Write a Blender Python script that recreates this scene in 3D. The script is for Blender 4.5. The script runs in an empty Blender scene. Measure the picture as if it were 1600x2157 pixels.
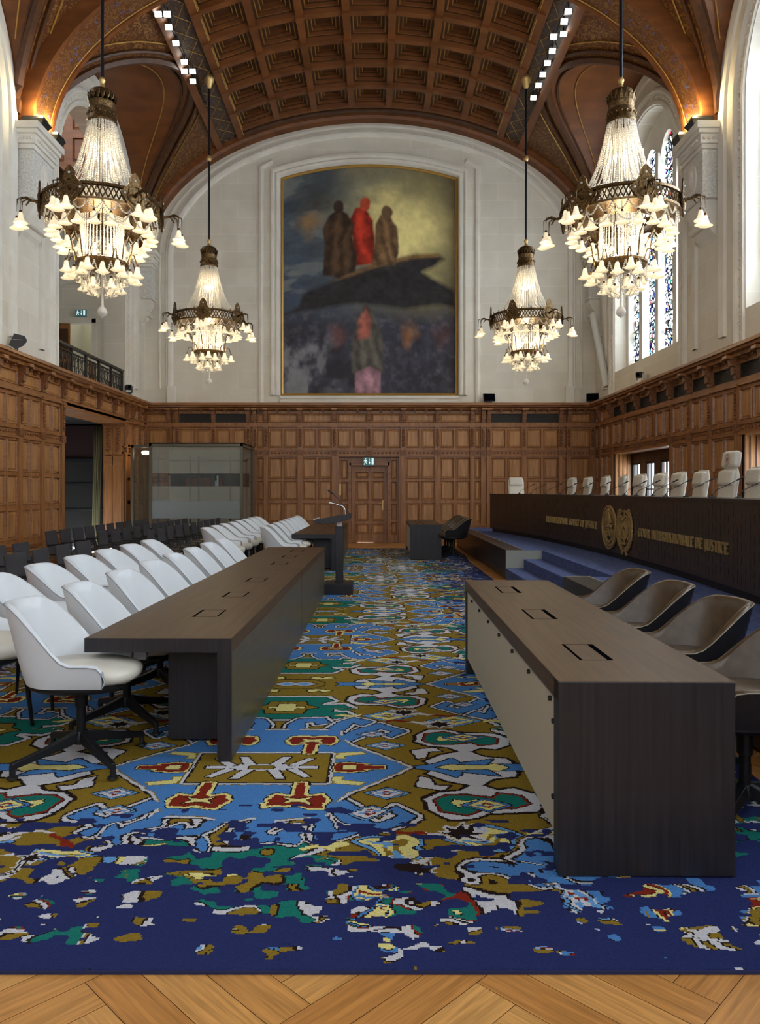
import bpy, math, random
import numpy as np
from mathutils import Vector, Matrix
random.seed(7)
C = bpy.context.scene.collection
PI = math.pi

# ------------------------------------------------------------------ camera, world, lights, exposure
F = 1600.0                       # focal length in pixels of the 1600x2157 frame
VX, VY = 790.0, 1033.0           # vanishing point of the room's long axis
HC = 1.6
cam = bpy.data.cameras.new('camera'); camo = bpy.data.objects.new('camera', cam); C.objects.link(camo)
cam.sensor_fit = 'VERTICAL'; cam.sensor_height = 36.0; cam.lens = F / 2157 * 36
cam.shift_x = (800 - VX) / 2157; cam.shift_y = -(1078.5 - VY) / 2157
cam.clip_end = 200
camo.location = (0, 0, HC); camo.rotation_euler = (PI / 2, 0, 0)
bpy.context.scene.camera = camo
vs = bpy.context.scene.view_settings
vs.view_transform = 'Standard'; vs.look = 'None'; vs.gamma = 1; vs.use_curve_mapping = False; vs.exposure = 1.08
cy_ = bpy.context.scene.cycles
cy_.max_bounces = 6; cy_.diffuse_bounces = 3; cy_.glossy_bounces = 3; cy_.transmission_bounces = 4; cy_.transparent_max_bounces = 24
cy_.adaptive_threshold = .05; cy_.caustics_reflective = False; cy_.caustics_refractive = False
w = bpy.data.worlds.new('world'); bpy.context.scene.world = w; w.use_nodes = True
w.node_tree.nodes['Background'].inputs[0].default_value = (0.86, 0.93, 1, 1)
w.node_tree.nodes['Background'].inputs[1].default_value = 1.5
def area(name, loc, rot, sx, sy, power, col):
    l = bpy.data.lights.new(name, 'AREA'); l.shape = 'RECTANGLE'; l.size = sx; l.size_y = sy; l.energy = power; l.color = col
    o = bpy.data.objects.new(name, l); C.objects.link(o); o.location = loc; o.rotation_euler = rot; return o
DAY = (0.88, 0.94, 1.0)
area('daylight_added_rear_window', (-0.15, -3.9, 6.6), (PI / 2, 0, PI), 10.5, 8.5, 4300, DAY)  # added source in an invented rear window, lights the far wall frontally
for yc, pw in ((19.0, 900), (11.5, 1700), (4.0, 1700)):
    area('daylight_side_window', (8.1, yc, 7.8), (0, PI / 2, 0), 5.4, 4.3, pw, DAY)
for yc in (19.3, 11.85, 4.0):
    area('daylight_low_window', (8.0, yc, 1.7), (0, PI / 2, 0), 1.9, 4.0, 140, DAY)
def point(name, loc, power, col, rad=.1):
    l = bpy.data.lights.new(name, 'POINT'); l.energy = power; l.color = col; l.shadow_soft_size = rad
    o = bpy.data.objects.new(name, l); C.objects.link(o); o.location = loc; return o
WARM = (1.0, 0.80, 0.52)

# ------------------------------------------------------------------ room numbers
XL, XR, YB, YR = -6.99, 6.70, 23.06, -3.5
XC = (XL + XR) / 2; AH = (XR - XL) / 2; BH = 4.25; ZS = 8.70
BAYS = (19.0, 11.5, 4.0); PIERS = (15.25, 7.75, 0.25)
ZC = 4.24
OH = 2.25                        # half width of the arched wall openings
LA, LB = 3.25, 3.2               # lunette vault half width and rise
def zb(py): return HC - (py - VY) * YB / F
def xb(px): return (px - VX) * YB / F

# ------------------------------------------------------------------ helpers
def lin(r, g, b):
    f = lambda c: (c / 255 / 12.92) if c / 255 <= .04045 else ((c / 255 + .055) / 1.055) ** 2.4
    return (f(r), f(g), f(b), 1)
class NT:
    def __init__(s, name):
        s.m = bpy.data.materials.new(name); s.m.use_nodes = True; s.t = s.m.node_tree
        s.b = s.t.nodes['Principled BSDF']; s.out = s.t.nodes['Material Output']
    def n(s, ty, **k):
        x = s.t.nodes.new(ty)
        for a, v in k.items():
            if a.startswith('i_'): x.inputs[a[2:].replace('_', ' ')].default_value = v
            else: setattr(x, a, v)
        return x
    def l(s, a, ao, b, bi): s.t.links.new(a.outputs[ao], b.inputs[bi])
    def ramp(s, src, so, stops):
        r = s.n('ShaderNodeValToRGB'); e = r.color_ramp.elements
        e[0].position, e[0].color = stops[0]; e[1].position, e[1].color = stops[-1]
        for p, c in stops[1:-1]:
            q = e.new(p); q.color = c
        s.l(src, so, r, 'Fac'); return r
def simple(name, col, rough=.5, metal=0, spec=.5, emis=None, es=0, coat=0):
    t = NT(name); t.b.inputs['Base Color'].default_value = col; t.b.inputs['Roughness'].default_value = rough
    t.b.inputs['Metallic'].default_value = metal; t.b.inputs['Specular IOR Level'].default_value = spec
    t.b.inputs['Coat Weight'].default_value = coat
    if emis: t.b.inputs['Emission Color'].default_value = emis; t.b.inputs['Emission Strength'].default_value = es
    return t.m
def noisy(name, c1, c2, scale=(8, 8, 8), nscale=1.0, rough=.5, detail=5, bump=0.0, metal=0, spec=.5, lo=.35, hi=.65, coat=0):
    t = NT(name); tc = t.n('ShaderNodeTexCoord'); mp = t.n('ShaderNodeMapping'); mp.inputs['Scale'].default_value = scale
    t.l(tc, 'Object', mp, 'Vector'); no = t.n('ShaderNodeTexNoise', i_Scale=nscale, i_Detail=detail); t.l(mp, 'Vector', no, 'Vector')
    r = t.ramp(no, 'Fac', [(lo, c1), (hi, c2)]); t.l(r, 'Color', t.b, 'Base Color')
    t.b.inputs['Roughness'].default_value = rough; t.b.inputs['Metallic'].default_value = metal; t.b.inputs['Specular IOR Level'].default_value = spec
    t.b.inputs['Coat Weight'].default_value = coat
    if bump:
        bp = t.n('ShaderNodeBump', i_Strength=bump, i_Distance=.01); t.l(no, 'Fac', bp, 'Height'); t.l(bp, 'Normal', t.b, 'Normal')
    return t.m
M = {}
def wood(name, c1, c2, grain, rough=.4, coat=0):
    return noisy(name, c1, c2, grain, 1.0, rough, 6, .08, 0, .5, .3, .7, coat)
OAK1, OAK2 = lin(126, 80, 42), lin(170, 114, 64)
M['oak'] = wood('oak', OAK1, OAK2, (14, 14, 1.2))
M['oak_panel'] = wood('oak_panel', lin(146, 98, 54), lin(190, 138, 84), (18, 18, 1.5))
M['oak_rail'] = wood('oak_rail', lin(122, 78, 42), lin(164, 110, 62), (2, 2, 22))
M['oak_carved'] = noisy('oak_carved', lin(86, 48, 22), lin(150, 96, 52), (45, 45, 30), 1, .5, 4, .5)
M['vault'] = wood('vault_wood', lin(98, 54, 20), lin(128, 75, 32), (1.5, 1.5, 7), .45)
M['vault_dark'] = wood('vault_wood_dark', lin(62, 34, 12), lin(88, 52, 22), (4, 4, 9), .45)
M['gold'] = simple('gilding', lin(190, 148, 74), .4, .4)
M['gold_dull'] = simple('gilding_dull', lin(176, 138, 70), .5, .1)
M['bronze'] = noisy('bronze', lin(66, 50, 30), lin(128, 100, 62), (40, 40, 40), 1, .38, 4, .3, .8)
M['desk'] = wood('wenge_veneer', lin(34, 27, 25), lin(50, 41, 36), (1.2, 1.2, 1.2), .36)
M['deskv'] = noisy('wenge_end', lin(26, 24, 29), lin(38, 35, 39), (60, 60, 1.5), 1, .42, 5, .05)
M['deskt'] = noisy('wenge_top_sheen', lin(70, 50, 31), lin(86, 63, 40), (40, 1.6, 40), 1, .42, 5, .03, 0, .35)  # bright reflection on the tops is put into this warmer, lighter brown
M['deskf'] = noisy('wenge_front_sheen', lin(70, 61, 48), lin(86, 76, 60), (30, 1.6, 30), 1, .35, 5, .03)  # lighter than the ends: the front's reflection painted into the base colour
M['slit'] = simple('slit_black', (.003, .003, .004, 1), .9, 0, 0)
M['cream'] = simple('cream_panel', lin(196, 188, 166), .5)
M['steel'] = simple('steel', lin(180, 182, 184), .3, .9)
M['black'] = simple('black_metal', lin(24, 25, 29), .38, .3)
M['blackp'] = simple('black_plastic', lin(18, 18, 20), .5)
M['wleather'] = noisy('white_leather', lin(214, 217, 220), lin(218, 221, 224), (6, 6, 6), 1, .42, 3, .02)
M['wseat'] = noisy('white_leather_seat', lin(216, 210, 196), lin(220, 214, 200), (6, 6, 6), 1, .45, 3, .02)
M['piping'] = simple('grey_piping', lin(140, 146, 154), .5)
M['bleather'] = noisy('brown_leather', lin(70, 53, 35), lin(84, 65, 44), (14, 14, 14), 1, .36, 5, .06)
M['bshell'] = noisy('black_leather', lin(26, 25, 28), lin(32, 31, 34), (30, 30, 30), 1, .4, 4, .03)
M['cfabric'] = noisy('charcoal_fabric', lin(50, 47, 50), lin(62, 58, 60), (160, 160, 160), 1, .8, 3, .1)
M['cseat'] = noisy('brown_mesh_fabric', lin(70, 58, 46), lin(84, 70, 54), (160, 160, 160), 1, .7, 3, .1)
M['chrome'] = simple('chrome', lin(225, 228, 230), .12, 1)
M['jleather'] = noisy('ivory_leather', lin(214, 208, 192), lin(224, 218, 204), (40, 40, 40), 1, .45, 4, .03)
M['bluecarpet'] = noisy('blue_carpet', lin(70, 82, 124), lin(96, 108, 152), (9, 9, 9), 2, .95, 8, .6, 0, .1, .3, .7)
M['stripe'] = simple('nosing', lin(170, 165, 150), .4, .3)
M['greyend'] = simple('grey_lacquer', lin(150, 152, 144), .5)
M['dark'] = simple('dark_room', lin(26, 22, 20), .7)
M['darkred'] = simple('dark_red_cloth', lin(48, 22, 18), .8)
M['frame'] = simple('bronze_anodised', lin(104, 98, 84), .4, .5)
M['curtain'] = noisy('olive_curtain', lin(126, 121, 90), lin(150, 144, 108), (30, 30, 1), 1, .85)
M['brass'] = simple('brushed_brass', lin(204, 172, 112), .38, .6)
M['redbook'] = simple('red_book', lin(110, 36, 26), .6)
M['whitebook'] = simple('white_book', lin(200, 205, 205), .6)
M['white'] = simple('white_paint', lin(215, 215, 210), .5)
M['signgreen'] = simple('sign_green', lin(40, 72, 74), .4, 0, .5, lin(60, 100, 104), .2)
M['signwhite'] = simple('sign_white', lin(190, 215, 215), .4, 0, .5, lin(190, 220, 220), .45)
M['lamp'] = simple('spot_face', (1, 1, 1, 1), .5, 0, .5, (1, .97, .9, 1), 5)
M['bulb'] = simple('bulb', (1, 1, 1, 1), .5, 0, .5, (1, .84, .58, 1), 6)
M['iron'] = noisy('wrought_iron', lin(34, 30, 26), lin(58, 50, 40), (60, 60, 60), 1, .5)
M['lead'] = simple('window_lead', lin(20, 20, 24), .6)
M['skin'] = simple('mark_grey', lin(150, 150, 150), .5)
M['redmark'] = simple('red_mark', lin(176, 96, 84), .6)

def stone():
    t = NT('limestone'); tc = t.n('ShaderNodeTexCoord'); sp = t.n('ShaderNodeSeparateXYZ'); t.l(tc, 'Object', sp, 0)
    ad = t.n('ShaderNodeMath', operation='ADD'); t.l(sp, 'X', ad, 0); t.l(sp, 'Y', ad, 1)
    cb = t.n('ShaderNodeCombineXYZ'); t.l(ad, 0, cb, 'X'); t.l(sp, 'Z', cb, 'Y')
    br = t.n('ShaderNodeTexBrick', i_Scale=1.0, i_Mortar_Size=.006, i_Mortar_Smooth=.3, i_Bias=0.0, i_Brick_Width=1.05, i_Row_Height=.52)
    br.inputs['Color1'].default_value = lin(224, 218, 205); br.inputs['Color2'].default_value = lin(231, 226, 214); br.inputs['Mortar'].default_value = lin(240, 236, 226)
    t.l(cb, 0, br, 'Vector')
    no = t.n('ShaderNodeTexNoise', i_Scale=1.3, i_Detail=6); t.l(tc, 'Object', no, 'Vector')
    r = t.ramp(no, 'Fac', [(.3, (.88, .87, .84, 1)), (.7, (1, 1, 1, 1))])
    mx = t.n('ShaderNodeMixRGB', blend_type='MULTIPLY'); mx.inputs[0].default_value = 1
    t.l(br, 'Color', mx, 1); t.l(r, 'Color', mx, 2); t.l(mx, 0, t.b, 'Base Color'); t.b.inputs['Roughness'].default_value = .8
    t.b.inputs['Specular IOR Level'].default_value = .2
    return t.m
M['stone'] = stone()
M['stone_plain'] = noisy('limestone_plain', lin(222, 217, 206), lin(232, 228, 218), (2, 2, 2), 1, .8, 5, 0, 0, .2)
M['stone_carved'] = noisy('limestone_carved', lin(200, 198, 190), lin(228, 226, 220), (26, 26, 26), 1, .8, 3, .9, 0, .2)

def scroll(name, ground, ink, accent, scale, blue=False):
    # scrolling foliage painted on wood: curling bands of distorted waves
    t = NT(name); tc = t.n('ShaderNodeTexCoord'); mp = t.n('ShaderNodeMapping'); mp.inputs['Scale'].default_value = (scale,) * 3
    t.l(tc, 'Object', mp, 'Vector')
    no = t.n('ShaderNodeTexNoise', i_Scale=.9, i_Detail=1.5, i_Distortion=2.2); t.l(mp, 'Vector', no, 'Vector')
    mu = t.n('ShaderNodeMath', operation='MULTIPLY'); mu.inputs[1].default_value = 26; t.l(no, 'Fac', mu, 0)
    si = t.n('ShaderNodeMath', operation='SINE'); t.l(mu, 0, si, 0)
    r = t.ramp(si, 0, [(.45, (0, 0, 0, 1)), (.6, (1, 1, 1, 1))])
    m1 = t.n('ShaderNodeMixRGB'); m1.inputs[1].default_value = ground; m1.inputs[2].default_value = ink; t.l(r, 'Color', m1, 0)
    vo = t.n('ShaderNodeTexVoronoi', i_Scale=.8); t.l(mp, 'Vector', vo, 'Vector')
    r2 = t.ramp(vo, 'Distance', [(.22 if blue else .1, (1, 1, 1, 1)), (.3 if blue else .16, (0, 0, 0, 1))])
    m2 = t.n('ShaderNodeMixRGB'); m2.inputs[2].default_value = accent; t.l(m1, 0, m2, 1)
    mm = t.n('ShaderNodeMath', operation='MULTIPLY'); t.l(r, 'Color', mm, 0); t.l(r2, 'Color', mm, 1); t.l(mm, 0, m2, 0)
    t.l(m2, 0, t.b, 'Base Color'); t.b.inputs['Roughness'].default_value = .5
    return t.m
M['scroll'] = scroll('gilt_scroll_on_wood', lin(88, 46, 16), lin(134, 98, 48), lin(90, 84, 84), 4.5)
M['scrollblue'] = scroll('blue_gilt_scroll', lin(96, 54, 22), lin(122, 92, 50), lin(80, 90, 150), 6, True)
M['band'] = scroll('blue_painted_band', lin(58, 40, 36), lin(92, 72, 48), lin(64, 74, 126), 5.5, True)

def stained():
    t = NT('stained_glass'); tc = t.n('ShaderNodeTexCoord'); mp = t.n('ShaderNodeMapping'); mp.inputs['Scale'].default_value = (15, 15, 9)
    t.l(tc, 'Object', mp, 'Vector')
    vo = t.n('ShaderNodeTexVoronoi', i_Scale=1.0, i_Randomness=.9); t.l(mp, 'Vector', vo, 'Vector')
    ed = t.n('ShaderNodeTexVoronoi', feature='DISTANCE_TO_EDGE', i_Scale=1.0, i_Randomness=.9); t.l(mp, 'Vector', ed, 'Vector')
    sp = t.n('ShaderNodeSeparateColor'); t.l(vo, 'Color', sp, 0)
    r = t.ramp(sp, 0, [(0, lin(245, 248, 250)), (.38, lin(228, 238, 244)), (.58, lin(236, 236, 205)), (.66, lin(140, 185, 215)), (.73, lin(80, 90, 175)), (.79, lin(90, 160, 140)), (.84, lin(180, 90, 90)), (.88, lin(120, 90, 150)), (.91, lin(245, 248, 250))])
    r.color_ramp.interpolation = 'CONSTANT'
    e = t.ramp(ed, 'Distance', [(.09, (0.01, 0.01, .012, 1)), (.14, (1, 1, 1, 1))])
    mx = t.n('ShaderNodeMixRGB', blend_type='MULTIPLY'); mx.inputs[0].default_value = 1; t.l(r, 'Color', mx, 1); t.l(e, 'Color', mx, 2)
    tr = t.n('ShaderNodeBsdfTransparent'); t.l(mx, 0, tr, 'Color')
    tl = t.n('ShaderNodeBsdfTranslucent'); t.l(mx, 0, tl, 'Color')
    ms = t.n('ShaderNodeMixShader'); ms.inputs[0].default_value = .2; t.l(tr, 0, ms, 1); t.l(tl, 0, ms, 2); t.l(ms, 0, t.out, 'Surface')
    return t.m
M['stained'] = stained()
def filmy(name, col, fac, rough=.08):
    t = NT(name); tr = t.n('ShaderNodeBsdfTransparent'); t.b.inputs['Base Color'].default_value = col; t.b.inputs['Roughness'].default_value = rough
    ms = t.n('ShaderNodeMixShader'); ms.inputs[0].default_value = fac; t.l(tr, 0, ms, 1); t.l(t.b, 0, ms, 2); t.l(ms, 0, t.out, 'Surface')
    return t.m
M['glass'] = filmy('clear_glass', lin(150, 155, 150), .14, .03)
M['frost'] = filmy('frosted_film', lin(165, 165, 152), .42, .25)
M['frost2'] = filmy('frosted_film_light', lin(160, 168, 168), .62, .25)
M['tint'] = filmy('tinted_glass', lin(110, 100, 80), .35, .05)
def bead():
    t = NT('crystal_bead'); t.b.inputs['Base Color'].default_value = lin(228, 226, 222); t.b.inputs['Roughness'].default_value = .12
    t.b.inputs['Specular IOR Level'].default_value = .9
    tl = t.n('ShaderNodeBsdfTranslucent'); tl.inputs[0].default_value = (.9, .86, .78, 1)
    m1 = t.n('ShaderNodeMixShader'); m1.inputs[0].default_value = .4; t.l(t.b, 0, m1, 1); t.l(tl, 0, m1, 2)
    t.l(m1, 0, t.out, 'Surface'); return t.m
M['bead'] = bead()
def shadeglass():
    t = NT('frosted_bell_glass'); t.b.inputs['Base Color'].default_value = lin(250, 240, 215); t.b.inputs['Roughness'].default_value = .3
    t.b.inputs['Emission Color'].default_value = (1, .82, .52, 1); t.b.inputs['Emission Strength'].default_value = .26
    return t.m
M['bell'] = shadeglass()
def attrmat(name, attr, rough, bump=0, bs=300, spec=.3):
    t = NT(name); a = t.n('ShaderNodeAttribute', attribute_name=attr); 
    no = t.n('ShaderNodeTexNoise', i_Scale=bs, i_Detail=3); tc = t.n('ShaderNodeTexCoord'); t.l(tc, 'Object', no, 'Vector')
    r = t.ramp(no, 'Fac', [(.3, (.8, .8, .8, 1)), (.7, (1.1, 1.1, 1.1, 1))])
    mx = t.n('ShaderNodeMixRGB', blend_type='MULTIPLY'); mx.inputs[0].default_value = 1 if bump else .25
    t.l(a, 'Color', mx, 1); t.l(r, 'Color', mx, 2); t.l(mx, 0, t.b, 'Base Color')
    t.b.inputs['Roughness'].default_value = rough; t.b.inputs['Specular IOR Level'].default_value = spec
    if bump:
        bp = t.n('ShaderNodeBump', i_Strength=bump, i_Distance=.004); t.l(no, 'Fac', bp, 'Height'); t.l(bp, 'Normal', t.b, 'Normal')
    return t.m
M['rug'] = attrmat('wool_rug', 'tint', .95, .5, 140, .05)
M['paint'] = attrmat('oil_paint', 'tint', .55, .0, 40, .3)
def parquet():
    t = NT('oak_parquet'); a = t.n('ShaderNodeAttribute', attribute_name='tint'); uv = t.n('ShaderNodeUVMap', uv_map='UVMap')
    mp = t.n('ShaderNodeMapping'); mp.inputs['Scale'].default_value = (3, 60, 1); t.l(uv, 0, mp, 'Vector')
    no = t.n('ShaderNodeTexNoise', i_Scale=1, i_Detail=7, i_Distortion=.6); t.l(mp, 'Vector', no, 'Vector')
    r = t.ramp(no, 'Fac', [(.3, (.62, .60, .56, 1)), (.7, (1.08, 1.08, 1.08, 1))])
    mx = t.n('ShaderNodeMixRGB', blend_type='MULTIPLY'); mx.inputs[0].default_value = 1
    t.l(a, 'Color', mx, 1); t.l(r, 'Color', mx, 2); t.l(mx, 0, t.b, 'Base Color'); t.b.inputs['Roughness'].default_value = .38
    return t.m
M['parquet'] = parquet()

def newobj(name, data, parent=None, **props):
    o = bpy.data.objects.new(name, data); C.objects.link(o)
    if parent is not None: o.parent = parent
    for k, v in props.items(): o[k] = v
    return o
def empty(name, loc=(0, 0, 0), rz=0, label=None, cat=None, group=None):
    o = newobj(name, None); o.location = loc; o.rotation_euler = (0, 0, rz); tag(o, label, cat, group); return o
def tag(o, label=None, cat=None, group=None, kind=None):
    if label: o['label'] = label
    if cat: o['category'] = cat
    if group: o['group'] = group
    if kind: o['kind'] = kind
    return o
class MB:
    def __init__(s): s.v = []; s.f = []; s.m = []
    def add(s, vs_, fs, m=0):
        k = len(s.v); s.v += [tuple(p) for p in vs_]; s.f += [tuple(i + k for i in f) for f in fs]; s.m += [m] * len(fs)
    def quad(s, a, b, c, d, m=0): s.add([a, b, c, d], [(0, 1, 2, 3)], m)
    def box(s, x0, x1, y0, y1, z0, z1, m=0):
        s.add([(x0, y0, z0), (x1, y0, z0), (x1, y1, z0), (x0, y1, z0), (x0, y0, z1), (x1, y0, z1), (x1, y1, z1), (x0, y1, z1)],
              [(0, 3, 2, 1), (4, 5, 6, 7), (0, 1, 5, 4), (1, 2, 6, 5), (2, 3, 7, 6), (3, 0, 4, 7)], m)
    def cbox(s, c, sx, sy, sz, rx=0, ry=0, rz=0, m=0):
        R = Matrix.Rotation(rz, 3, 'Z') @ Matrix.Rotation(ry, 3, 'Y') @ Matrix.Rotation(rx, 3, 'X'); c = Vector(c)
        P = [c + R @ Vector((a * sx / 2, b * sy / 2, d * sz / 2)) for d in (-1, 1) for a, b in ((-1, -1), (1, -1), (1, 1), (-1, 1))]
        s.add(P, [(0, 3, 2, 1), (4, 5, 6, 7), (0, 1, 5, 4), (1, 2, 6, 5), (2, 3, 7, 6), (3, 0, 4, 7)], m)
    def lathe(s, prof, n=24, c=(0, 0, 0), m=0, a0=0):
        V = []
        for r, z in prof:
            for i in range(n):
                a = a0 + 2 * PI * i / n; V.append((c[0] + r * math.cos(a), c[1] + r * math.sin(a), c[2] + z))
        Fc = []
        for j in range(len(prof) - 1):
            for i in range(n):
                i2 = (i + 1) % n; Fc.append((j * n + i, j * n + i2, (j + 1) * n + i2, (j + 1) * n + i))
        s.add(V, Fc, m)
    def tube(s, pts, r, n=8, m=0, cap=True):
        pts = [Vector(p) for p in pts]; V = []; k = len(pts); rr = r if isinstance(r, (list, tuple)) else [r] * k
        up = Vector((0, 0, 1))
        for i, p in enumerate(pts):
            d = (pts[min(i + 1, k - 1)] - pts[max(i - 1, 0)]).normalized()
            u = d.cross(up if abs(d.z) < .95 else Vector((1, 0, 0))).normalized(); q = d.cross(u)
            for j in range(n):
                a = 2 * PI * j / n; V.append(p + (u * math.cos(a) + q * math.sin(a)) * rr[i])
        Fc = [(i * n + j, i * n + (j + 1) % n, (i + 1) * n + (j + 1) % n, (i + 1) * n + j) for i in range(k - 1) for j in range(n)]
        if cap: Fc += [tuple(range(n))[::-1], tuple((k - 1) * n + j for j in range(n))]
        s.add(V, Fc, m)
    def loft(s, rings, m=0, closed=True, cap=False):
        n = len(rings[0]); V = [p for r in rings for p in r]; Fc = []
        for i in range(len(rings) - 1):
            for j in range(n if closed else n - 1):
                j2 = (j + 1) % n; Fc.append((i * n + j, i * n + j2, (i + 1) * n + j2, (i + 1) * n + j))
        if cap: Fc += [tuple(range(n))[::-1], tuple((len(rings) - 1) * n + j for j in range(n))]
        s.add(V, Fc, m)
    def ico(s, c, r, sc=(1, 1, 1), m=0):
        s.add([(c[0] + x * r * sc[0], c[1] + y * r * sc[1], c[2] + z * r * sc[2]) for x, y, z in ICO_V], ICO_F, m)
    def prism(s, poly, fn, d0, d1, m=0):
        n = len(poly); s.add([fn(a, b, d0) for a, b in poly] + [fn(a, b, d1) for a, b in poly],
                             [tuple(range(n))[::-1], tuple(range(n, 2 * n))] + [(i, (i + 1) % n, n + (i + 1) % n, n + i) for i in range(n)], m)
    def build(s, name, mats, parent=None, smooth=0, bevel=0, recalc=False, **props):
        me = bpy.data.meshes.new(name); me.from_pydata(s.v, [], s.f)
        if not isinstance(mats, (list, tuple)): mats = [mats]
        for q in mats: me.materials.append(M[q] if isinstance(q, str) else q)
        if len(mats) > 1: me.polygons.foreach_set('material_index', s.m)
        if recalc:
            import bmesh
            bm = bmesh.new(); bm.from_mesh(me); bmesh.ops.recalc_face_normals(bm, faces=bm.faces); bm.to_mesh(me); bm.free()
        if smooth:
            me.polygons.foreach_set('use_smooth', [True] * len(me.polygons))
            if smooth < 180: me.set_sharp_from_angle(angle=math.radians(smooth))
        me.update()
        o = newobj(name, me, parent, **props)
        if bevel:
            b = o.modifiers.new('bevel', 'BEVEL'); b.width = bevel; b.segments = 2; b.limit_method = 'ANGLE'
        return o
_t = (1 + 5 ** .5) / 2; _k = 1 / math.sqrt(1 + _t * _t)
ICO_V = [(a * _k, b * _k, c * _k) for a, b, c in ((-1, _t, 0), (1, _t, 0), (-1, -_t, 0), (1, -_t, 0), (0, -1, _t), (0, 1, _t), (0, -1, -_t), (0, 1, -_t), (_t, 0, -1), (_t, 0, 1), (-_t, 0, -1), (-_t, 0, 1))]
ICO_F = [(0, 11, 5), (0, 5, 1), (0, 1, 7), (0, 7, 10), (0, 10, 11), (1, 5, 9), (5, 11, 4), (11, 10, 2), (10, 7, 6), (7, 1, 8), (3, 9, 4), (3, 4, 2), (3, 2, 6), (3, 6, 8), (3, 8, 9), (4, 9, 5), (2, 4, 11), (6, 2, 10), (8, 6, 7), (9, 8, 1)]
def copy_tree(o, parent=None):
    c = o.copy(); C.objects.link(c)
    if parent is not None: c.parent = parent
    for ch in list(o.children): copy_tree(ch, c)
    return c
ORD = ['first', 'second', 'third', 'fourth', 'fifth', 'sixth', 'seventh', 'eighth', 'ninth', 'tenth', 'eleventh', 'twelfth']
def sm(t): t = max(0, min(1, t)); return t * t * (3 - 2 * t)

# ------------------------------------------------------------------ floor: herringbone oak
def build_floor():
    base = MB(); base.quad((XL - .1, YR - .1, -.004), (XR + .5, YR - .1, -.004), (XR + .5, YB + .1, -.004), (XL - .1, YB + .1, -.004))
    PW, PL = .15, .90; V = []; Fc = []; UV = []; cols = []
    c45 = math.cos(PI / 4)
    def put(x, y, dx, dy):
        P = [(x + .0012, y + .0012), (x + dx - .0012, y + .0012), (x + dx - .0012, y + dy - .0012), (x + .0012, y + dy - .0012)]
        Q = [((a - b) * c45 - .2, (a + b) * c45 + 10) for a, b in P]
        cx = sum(q[0] for q in Q) / 4; cy = sum(q[1] for q in Q) / 4
        if not (XL - .3 < cx < XR + .3 and YR - .3 < cy < YB + .3): return
        if XL + 2.6 < cx < 1.7 and 3.2 < cy < 20.2: return          # under the rug
        k = len(V); V.extend([(q[0], q[1], 0) for q in Q]); Fc.append((k, k + 1, k + 2, k + 3))
        o = random.random() * 50; o2 = random.random() * 9
        UV.extend([(o, o2), (o + dx, o2), (o + dx, o2 + dy), (o, o2 + dy)] if dx > dy else [(o, o2), (o, o2 + dx), (o + dy, o2 + dx), (o + dy, o2)])
        t = random.random(); a, b = lin(186, 122, 58), lin(222, 164, 94)
        cols.append([a[i] + (b[i] - a[i]) * t for i in range(3)] + [1])
    for i in range(-190, 190):
        for j in range(-24, 24):
            ox = i * PW + j * PL; oy = i * PW - j * PL
            if abs(ox) > 30 or abs(oy) > 30: continue
            put(ox, oy, PL, PW); put(ox + PL, oy + PW - PL, PW, PL)
    me = bpy.data.meshes.new('floor'); me.from_pydata(V, [], Fc)
    u = me.uv_layers.new(name='UVMap'); u.data.foreach_set('uv', np.array(UV, 'f').ravel())
    at = me.attributes.new('tint', 'FLOAT_COLOR', 'FACE'); at.data.foreach_set('color', np.array(cols, 'f').ravel())
    me.materials.append(M['parquet']); me.update()
    newobj('floor', me, kind='structure')
    base.build('floor_underlay', simple('joint_dark', lin(70, 42, 18), .8), kind='structure')
build_floor()

# ------------------------------------------------------------------ walls
def WB(s, z, d): return (s, YB - d, z)          # back wall: s = x
def WL(s, z, d): return (XL + d, s, z)          # left wall: s = y
def WR(s, z, d): return (XR - d, s, z)          # right wall: s = y
def wbox(mb, fn, s0, s1, z0, z1, d0, d1, m=0):
    P = [fn(s, z, d) for z in (z0, z1) for s, d in ((s0, d0), (s1, d0), (s1, d1), (s0, d1))]
    mb.add(P, [(0, 3, 2, 1), (4, 5, 6, 7), (0, 1, 5, 4), (1, 2, 6, 5), (2, 3, 7, 6), (3, 0, 4, 7)], m)
def ring(mb, fn, r0, d0, r1, d1, m):
    a = [fn(r0[0], r0[2], d0), fn(r0[1], r0[2], d0), fn(r0[1], r0[3], d0), fn(r0[0], r0[3], d0)]
    b = [fn(r1[0], r1[2], d1), fn(r1[1], r1[2], d1), fn(r1[1], r1[3], d1), fn(r1[0], r1[3], d1)]
    mb.add(a + b, [(i, (i + 1) % 4, 4 + (i + 1) % 4, 4 + i) for i in range(4)], m)
def inset(r, k): return (r[0] + k, r[1] - k, r[2] + k, r[3] - k)
def panel(mb, fn, cell, p, d=0.0, big=1.0):
    """cell filled by a flat frame around the sunk and raised panel p"""
    ring(mb, fn, cell, d, p, d, 0)
    q = inset(p, .022); ring(mb, fn, p, d, inset(p, .006), d + .014, 2); ring(mb, fn, inset(p, .006), d + .014, q, d - .028, 2)
    r = inset(q, .014); ring(mb, fn, q, d - .028, r, d - .028, 1)
    t = inset(r, .03); ring(mb, fn, r, d - .028, t, d - .008, 1)
    mb.quad(fn(t[0], t[2], d - .008), fn(t[1], t[2], d - .008), fn(t[1], t[3], d - .008), fn(t[0], t[3], d - .008), 1)
WOODM = ['oak', 'oak_panel', 'oak_rail', 'oak_carved']
ROWS = ((.634, 1.21), (1.312, 1.888), (1.96, 2.58))
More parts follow.
